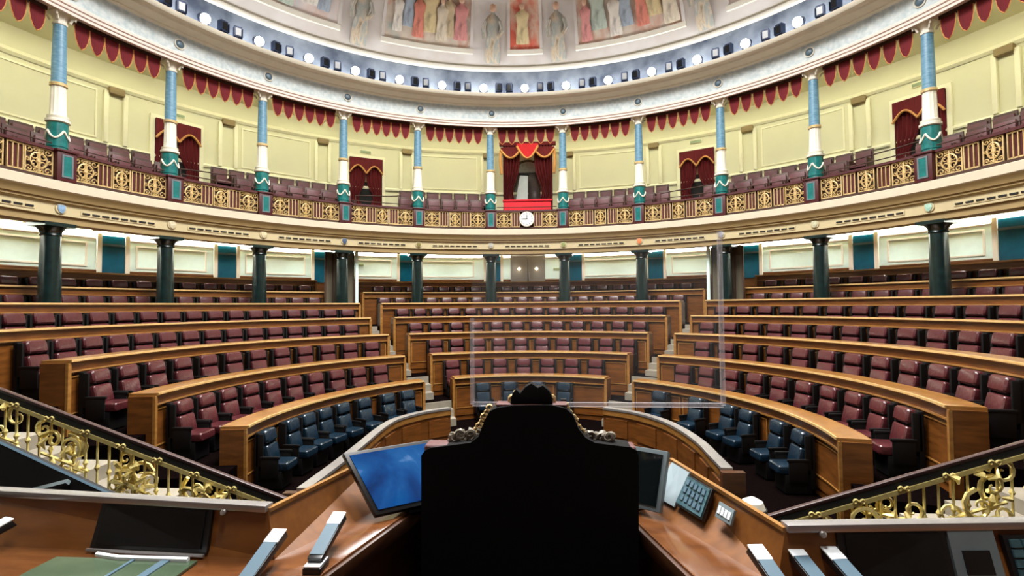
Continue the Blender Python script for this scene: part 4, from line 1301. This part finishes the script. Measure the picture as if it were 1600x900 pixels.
for x0, x1 in ((-0.10, 0.03), (0.875, 1.0)):
    obj('shoulder_pad', MB().box(x0, x1, YB + 0.01, YB + 0.125, 2.13, 2.177).xf(Mi), M['chairpad'], t, bevel=0.018, segs=3)
for s, cx in ((-1, 0.447 - 0.335), (1, 0.447 + 0.36)):
    mb = MB()
    rnd = random.Random(5 + s)
    for q in range(10):
        x = cx + s * rnd.uniform(-0.07, 0.09)
        z = 2.20 + rnd.uniform(0.0, 0.022)
        mb.tube(spiral(x, z, 0.030, 0.006, rnd.uniform(0, 6), 1.1 * rnd.choice((-1, 1)), 10, YB + 0.085 + rnd.uniform(-0.02, 0.02)), 0.010, 5)
    obj('carved_scroll', mb.xf(Mi), M['marble'], t)
    mb = MB()
    for q in range(6):
        u = q / 5
        x = 0.447 + s * (0.275 - 0.07 * u)
        z = 2.235 + 0.125 * u
        mb.tube(spiral(x, z, 0.022, 0.005, rnd.uniform(0, 6), 1.1 * s, 9, YB + 0.08), 0.008, 5)
    obj('carved_leafwork', mb.xf(Mi), M['palegold'], t)

# ------------------------------------------------------------------ monitors and things on the desk
def monitor(nm, label, BL, wdir, width, updir, height, scr):
    wv = Vector(wdir).normalized()
    uv = Vector(updir).normalized()
    nv = wv.cross(uv).normalized()
    t = thing(nm, label, 'monitor', BL)
    def slab(u0, u1, v0, v1, d0, d1):
        q = []
        for d in (d0, d1):
            for u, v in ((u0, v0), (u1, v0), (u1, v1), (u0, v1)):
                q.append(wv * u + uv * v + nv * d)
        return MB().hexa(q)
    obj('casing', slab(-0.012, width + 0.012, -0.012, height + 0.012, -0.045, 0.0), M['bezel'] if scr == 'screen' else M['greyplastic'], t, bevel=0.006)
    obj('display', slab(0.012, width - 0.012, 0.014, height - 0.012, 0.0, 0.006), M[scr], t, smooth=False)
    obj('stand', slab(width * 0.35, width * 0.65, -0.03, height * 0.4, -0.10, -0.045), M['bezel'], t, bevel=0.01)
    obj('foot', MB().box(-0.10, 0.10, -0.07, 0.07, -0.035, -0.015).xf(Matrix.Translation(wv * width * 0.5 + Vector((0, 0.08, 0)))), M['bezel'], t, bevel=0.005)
    return t
monitor('desk_monitor', 'tilted monitor with glowing blue screen left of the black chair', (-0.366, 2.72, 1.80), (0.77, 0.56, 0), 0.52, (-0.56, 0.30, 0.70), 0.37, 'screen')
monitor('desk_monitor', 'grey monitor with dark screen half hidden right of the black chair', (0.78, 3.06, 1.80), (0.77, -0.50, 0), 0.42, (0.22, 0.32, 0.90), 0.30, 'darkscreen')

def wing_pt(s, f, g):
    """point on the inclined wing panel: f along (0 near, 1 far), g up the slope"""
    F1 = Vector((*W(s, 1.09, 2.25), ZD)); F2 = Vector((*W(s, 0.70, 3.06), ZD))
    T1 = Vector((*W(s, 1.145, 2.29), ZP)); T2 = Vector((*W(s, 0.90, 3.26), ZP))
    return (F1.lerp(F2, f)).lerp(T1.lerp(T2, f), g)
def wing_box(s, f0, f1, g0, g1, th, lift=0.0):
    c = [wing_pt(s, f0, g0), wing_pt(s, f1, g0), wing_pt(s, f1, g1), wing_pt(s, f0, g1)]
    n = (c[1] - c[0]).cross(c[3] - c[0]).normalized()
    if n.z < 0:
        n = -n
    return MB().hexa([p + n * lift for p in c] + [p + n * (lift + th) for p in c])
def wing_thing(nm, label, cat, s, f, g):
    o = wing_pt(s, f, g)
    t = thing(nm, label, cat, o)
    return t, Matrix.Translation(-o)
t, Mj = wing_thing('telephone', 'teal keyed desk telephone on the right wing panel', 'telephone', 1, 0.62, 0.5)
obj('base', wing_box(1, 0.50, 0.74, 0.30, 0.92, 0.022, 0.002).xf(Mj), M['bezel'], t, bevel=0.005)
obj('keyplate', wing_box(1, 0.51, 0.73, 0.34, 0.88, 0.006, 0.024).xf(Mj), M['tealkeys'], t, smooth=False)
for i in range(5):
    for j in range(3):
        obj('key', wing_box(1, 0.53 + 0.038 * i, 0.555 + 0.038 * i, 0.42 + 0.15 * j, 0.52 + 0.15 * j, 0.006, 0.030).xf(Mj), M['bluegrey'], t, smooth=False)
t, Mj = wing_thing('document', 'loose pale paper sheet leaning behind the telephone on the right wing', 'paper', 1, 0.85, 0.5)
obj('sheet', wing_box(1, 0.75, 0.96, 0.25, 0.95, 0.004, 0.004).xf(Mj), M['paper'], t, smooth=False)
obj('fold', wing_box(1, 0.75, 0.86, 0.25, 0.95, 0.003, 0.010).xf(Mj), M['paper'], t, smooth=False)
t, Mj = wing_thing('remote_control', 'small grey remote control with white buttons near the telephone', 'remote', 1, 0.38, 0.6)
obj('body', wing_box(1, 0.31, 0.43, 0.50, 0.80, 0.016, 0.002).xf(Mj), M['greyplastic'], t, bevel=0.004)
for i in range(4):
    obj('button', wing_box(1, 0.32 + 0.026 * i, 0.338 + 0.026 * i, 0.58, 0.72, 0.005, 0.018).xf(Mj), M['whiteplastic'], t, smooth=False)

def mic(label, x, y, dx, dy, ln=0.26):
    t = thing('microphone_unit', label, 'microphone', (x, y, ZD), atan2(dy, dx) - pi / 2, 'white capped microphone units on the desk')
    obj('base', MB().box(-0.04, 0.04, -0.05, 0.05, 0.0, 0.028), M['bezel'], t, bevel=0.006)
    obj('base_cover', MB().box(-0.036, 0.036, -0.046, 0.046, 0.028, 0.036), M['whiteplastic'], t, bevel=0.003)
    arm = MB().hexa([(-0.032, -0.01, 0.03), (0.032, -0.01, 0.03), (0.032, 0.02 + ln, 0.105), (-0.032, 0.02 + ln, 0.105), (-0.032, -0.02, 0.058), (0.032, -0.02, 0.058), (0.032, ln, 0.135), (-0.032, ln, 0.135)])
    obj('arm', arm, M['bezel'], t, bevel=0.004)
    top = MB().hexa([(-0.03, 0.0, 0.062), (0.03, 0.0, 0.062), (0.03, ln * 0.7, 0.118), (-0.03, ln * 0.7, 0.118), (-0.03, 0.0, 0.067), (0.03, 0.0, 0.067), (0.03, ln * 0.7, 0.123), (-0.03, ln * 0.7, 0.123)])
    obj('arm_cover', top, M['bluegrey'], t, smooth=False)
    cp_ = MB().hexa([(-0.033, ln * 0.7, 0.114), (0.033, ln * 0.7, 0.114), (0.033, ln + 0.005, 0.138), (-0.033, ln + 0.005, 0.138), (-0.033, ln * 0.7, 0.124), (0.033, ln * 0.7, 0.124), (0.033, ln + 0.005, 0.146), (-0.033, ln + 0.005, 0.146)])
    obj('cap', cp_, M['whiteplastic'], t, bevel=0.003)
mic('white capped slanted microphone unit on the left wing beside the blue monitor', -0.47, 2.22, -0.02, 1)
mic('white capped slanted microphone unit at the left desk corner nearest the camera', -0.67, 2.02, 0.0, 1)
mic('white capped slanted microphone unit cut by the left picture edge', -2.12, 2.08, 0.25, 1)
mic('white capped slanted microphone unit, leftmost of three on the right desk', 1.44, 1.98, -0.12, 1)
mic('white capped slanted microphone unit, middle of three on the right desk', 1.60, 2.02, -0.14, 1)
mic('white capped slanted microphone unit, rightmost of three, before the right inset screen', 1.74, 2.0, -0.14, 1)
t = thing('document_tray', 'greenish glass document holder with chrome corner on the left desk', 'tray', (-1.35, 2.15, ZD))
obj('glass_sheet', MB().box(-0.36, 0.32, -0.10, 0.09, 0.004, 0.014), M['trayglass'], t, smooth=False)
obj('chrome_rail', MB().tube([(-0.18, 0.11, 0.02), (-0.05, 0.085, 0.02), (0.28, 0.085, 0.02)], 0.012, 6), M['whiteplastic'], t)
obj('divider', MB().box(0.02, 0.035, -0.10, 0.09, 0.014, 0.02).box(0.16, 0.20, -0.10, 0.09, 0.014, 0.02), M['bluegrey'], t, smooth=False)

# cream ball finial at the foot of the right railing
t = thing('newel_finial', 'cream ball finial with black band at the foot of the right railing', 'finial', (2.10, 4.1, 0.0))
obj('post', MB().lathe([(0.06, 0.0), (0.06, 0.05), (0.035, 0.08), (0.035, 1.20), (0.06, 1.24)], 14), M['black'], t)
obj('ball', MB().lathe([(0.02, 1.23), (0.075, 1.26), (0.10, 1.32), (0.075, 1.39), (0.02, 1.42)], 16), M['white'], t)
obj('band', MB().lathe([(0.104, 1.30), (0.104, 1.34)], 16), M['black'], t)

# ------------------------------------------------------------------ acrylic screen before the presiding chair
t = thing('acrylic_screen', 'clear acrylic protective screen with pale edges standing beyond the black chair', 'screen', (0.56, 3.78, 0.0))
x0, x1, z0, z1 = -0.57 , 1.24, 2.18, 3.43
x0, x1 = -0.01 - 0.56 + 0.0, 1.795 - 0.56
e = 0.015
obj('pane', MB().box(x0, x1, -0.004, 0.004, z0, z1), M['pane'], t, smooth=False)
obj('edge', MB().box(x0 - e, x0 + e, -0.012, 0.012, z0, z0 + 0.63), M['paneedge'], t, smooth=False)
obj('edge', MB().box(x1 - e, x1 + e, -0.012, 0.012, z0, z1), M['paneedge'], t, smooth=False)
obj('edge', MB().box(x0, x1, -0.012, 0.012, z0 - e, z0 + e), M['paneedge'], t, smooth=False)
for x in (-0.20, 0.10):
    obj('support_post', MB().box(x - 0.02, x + 0.02, -0.02, 0.02, 0.0, z0 + 0.04), M['black'], t, smooth=False)
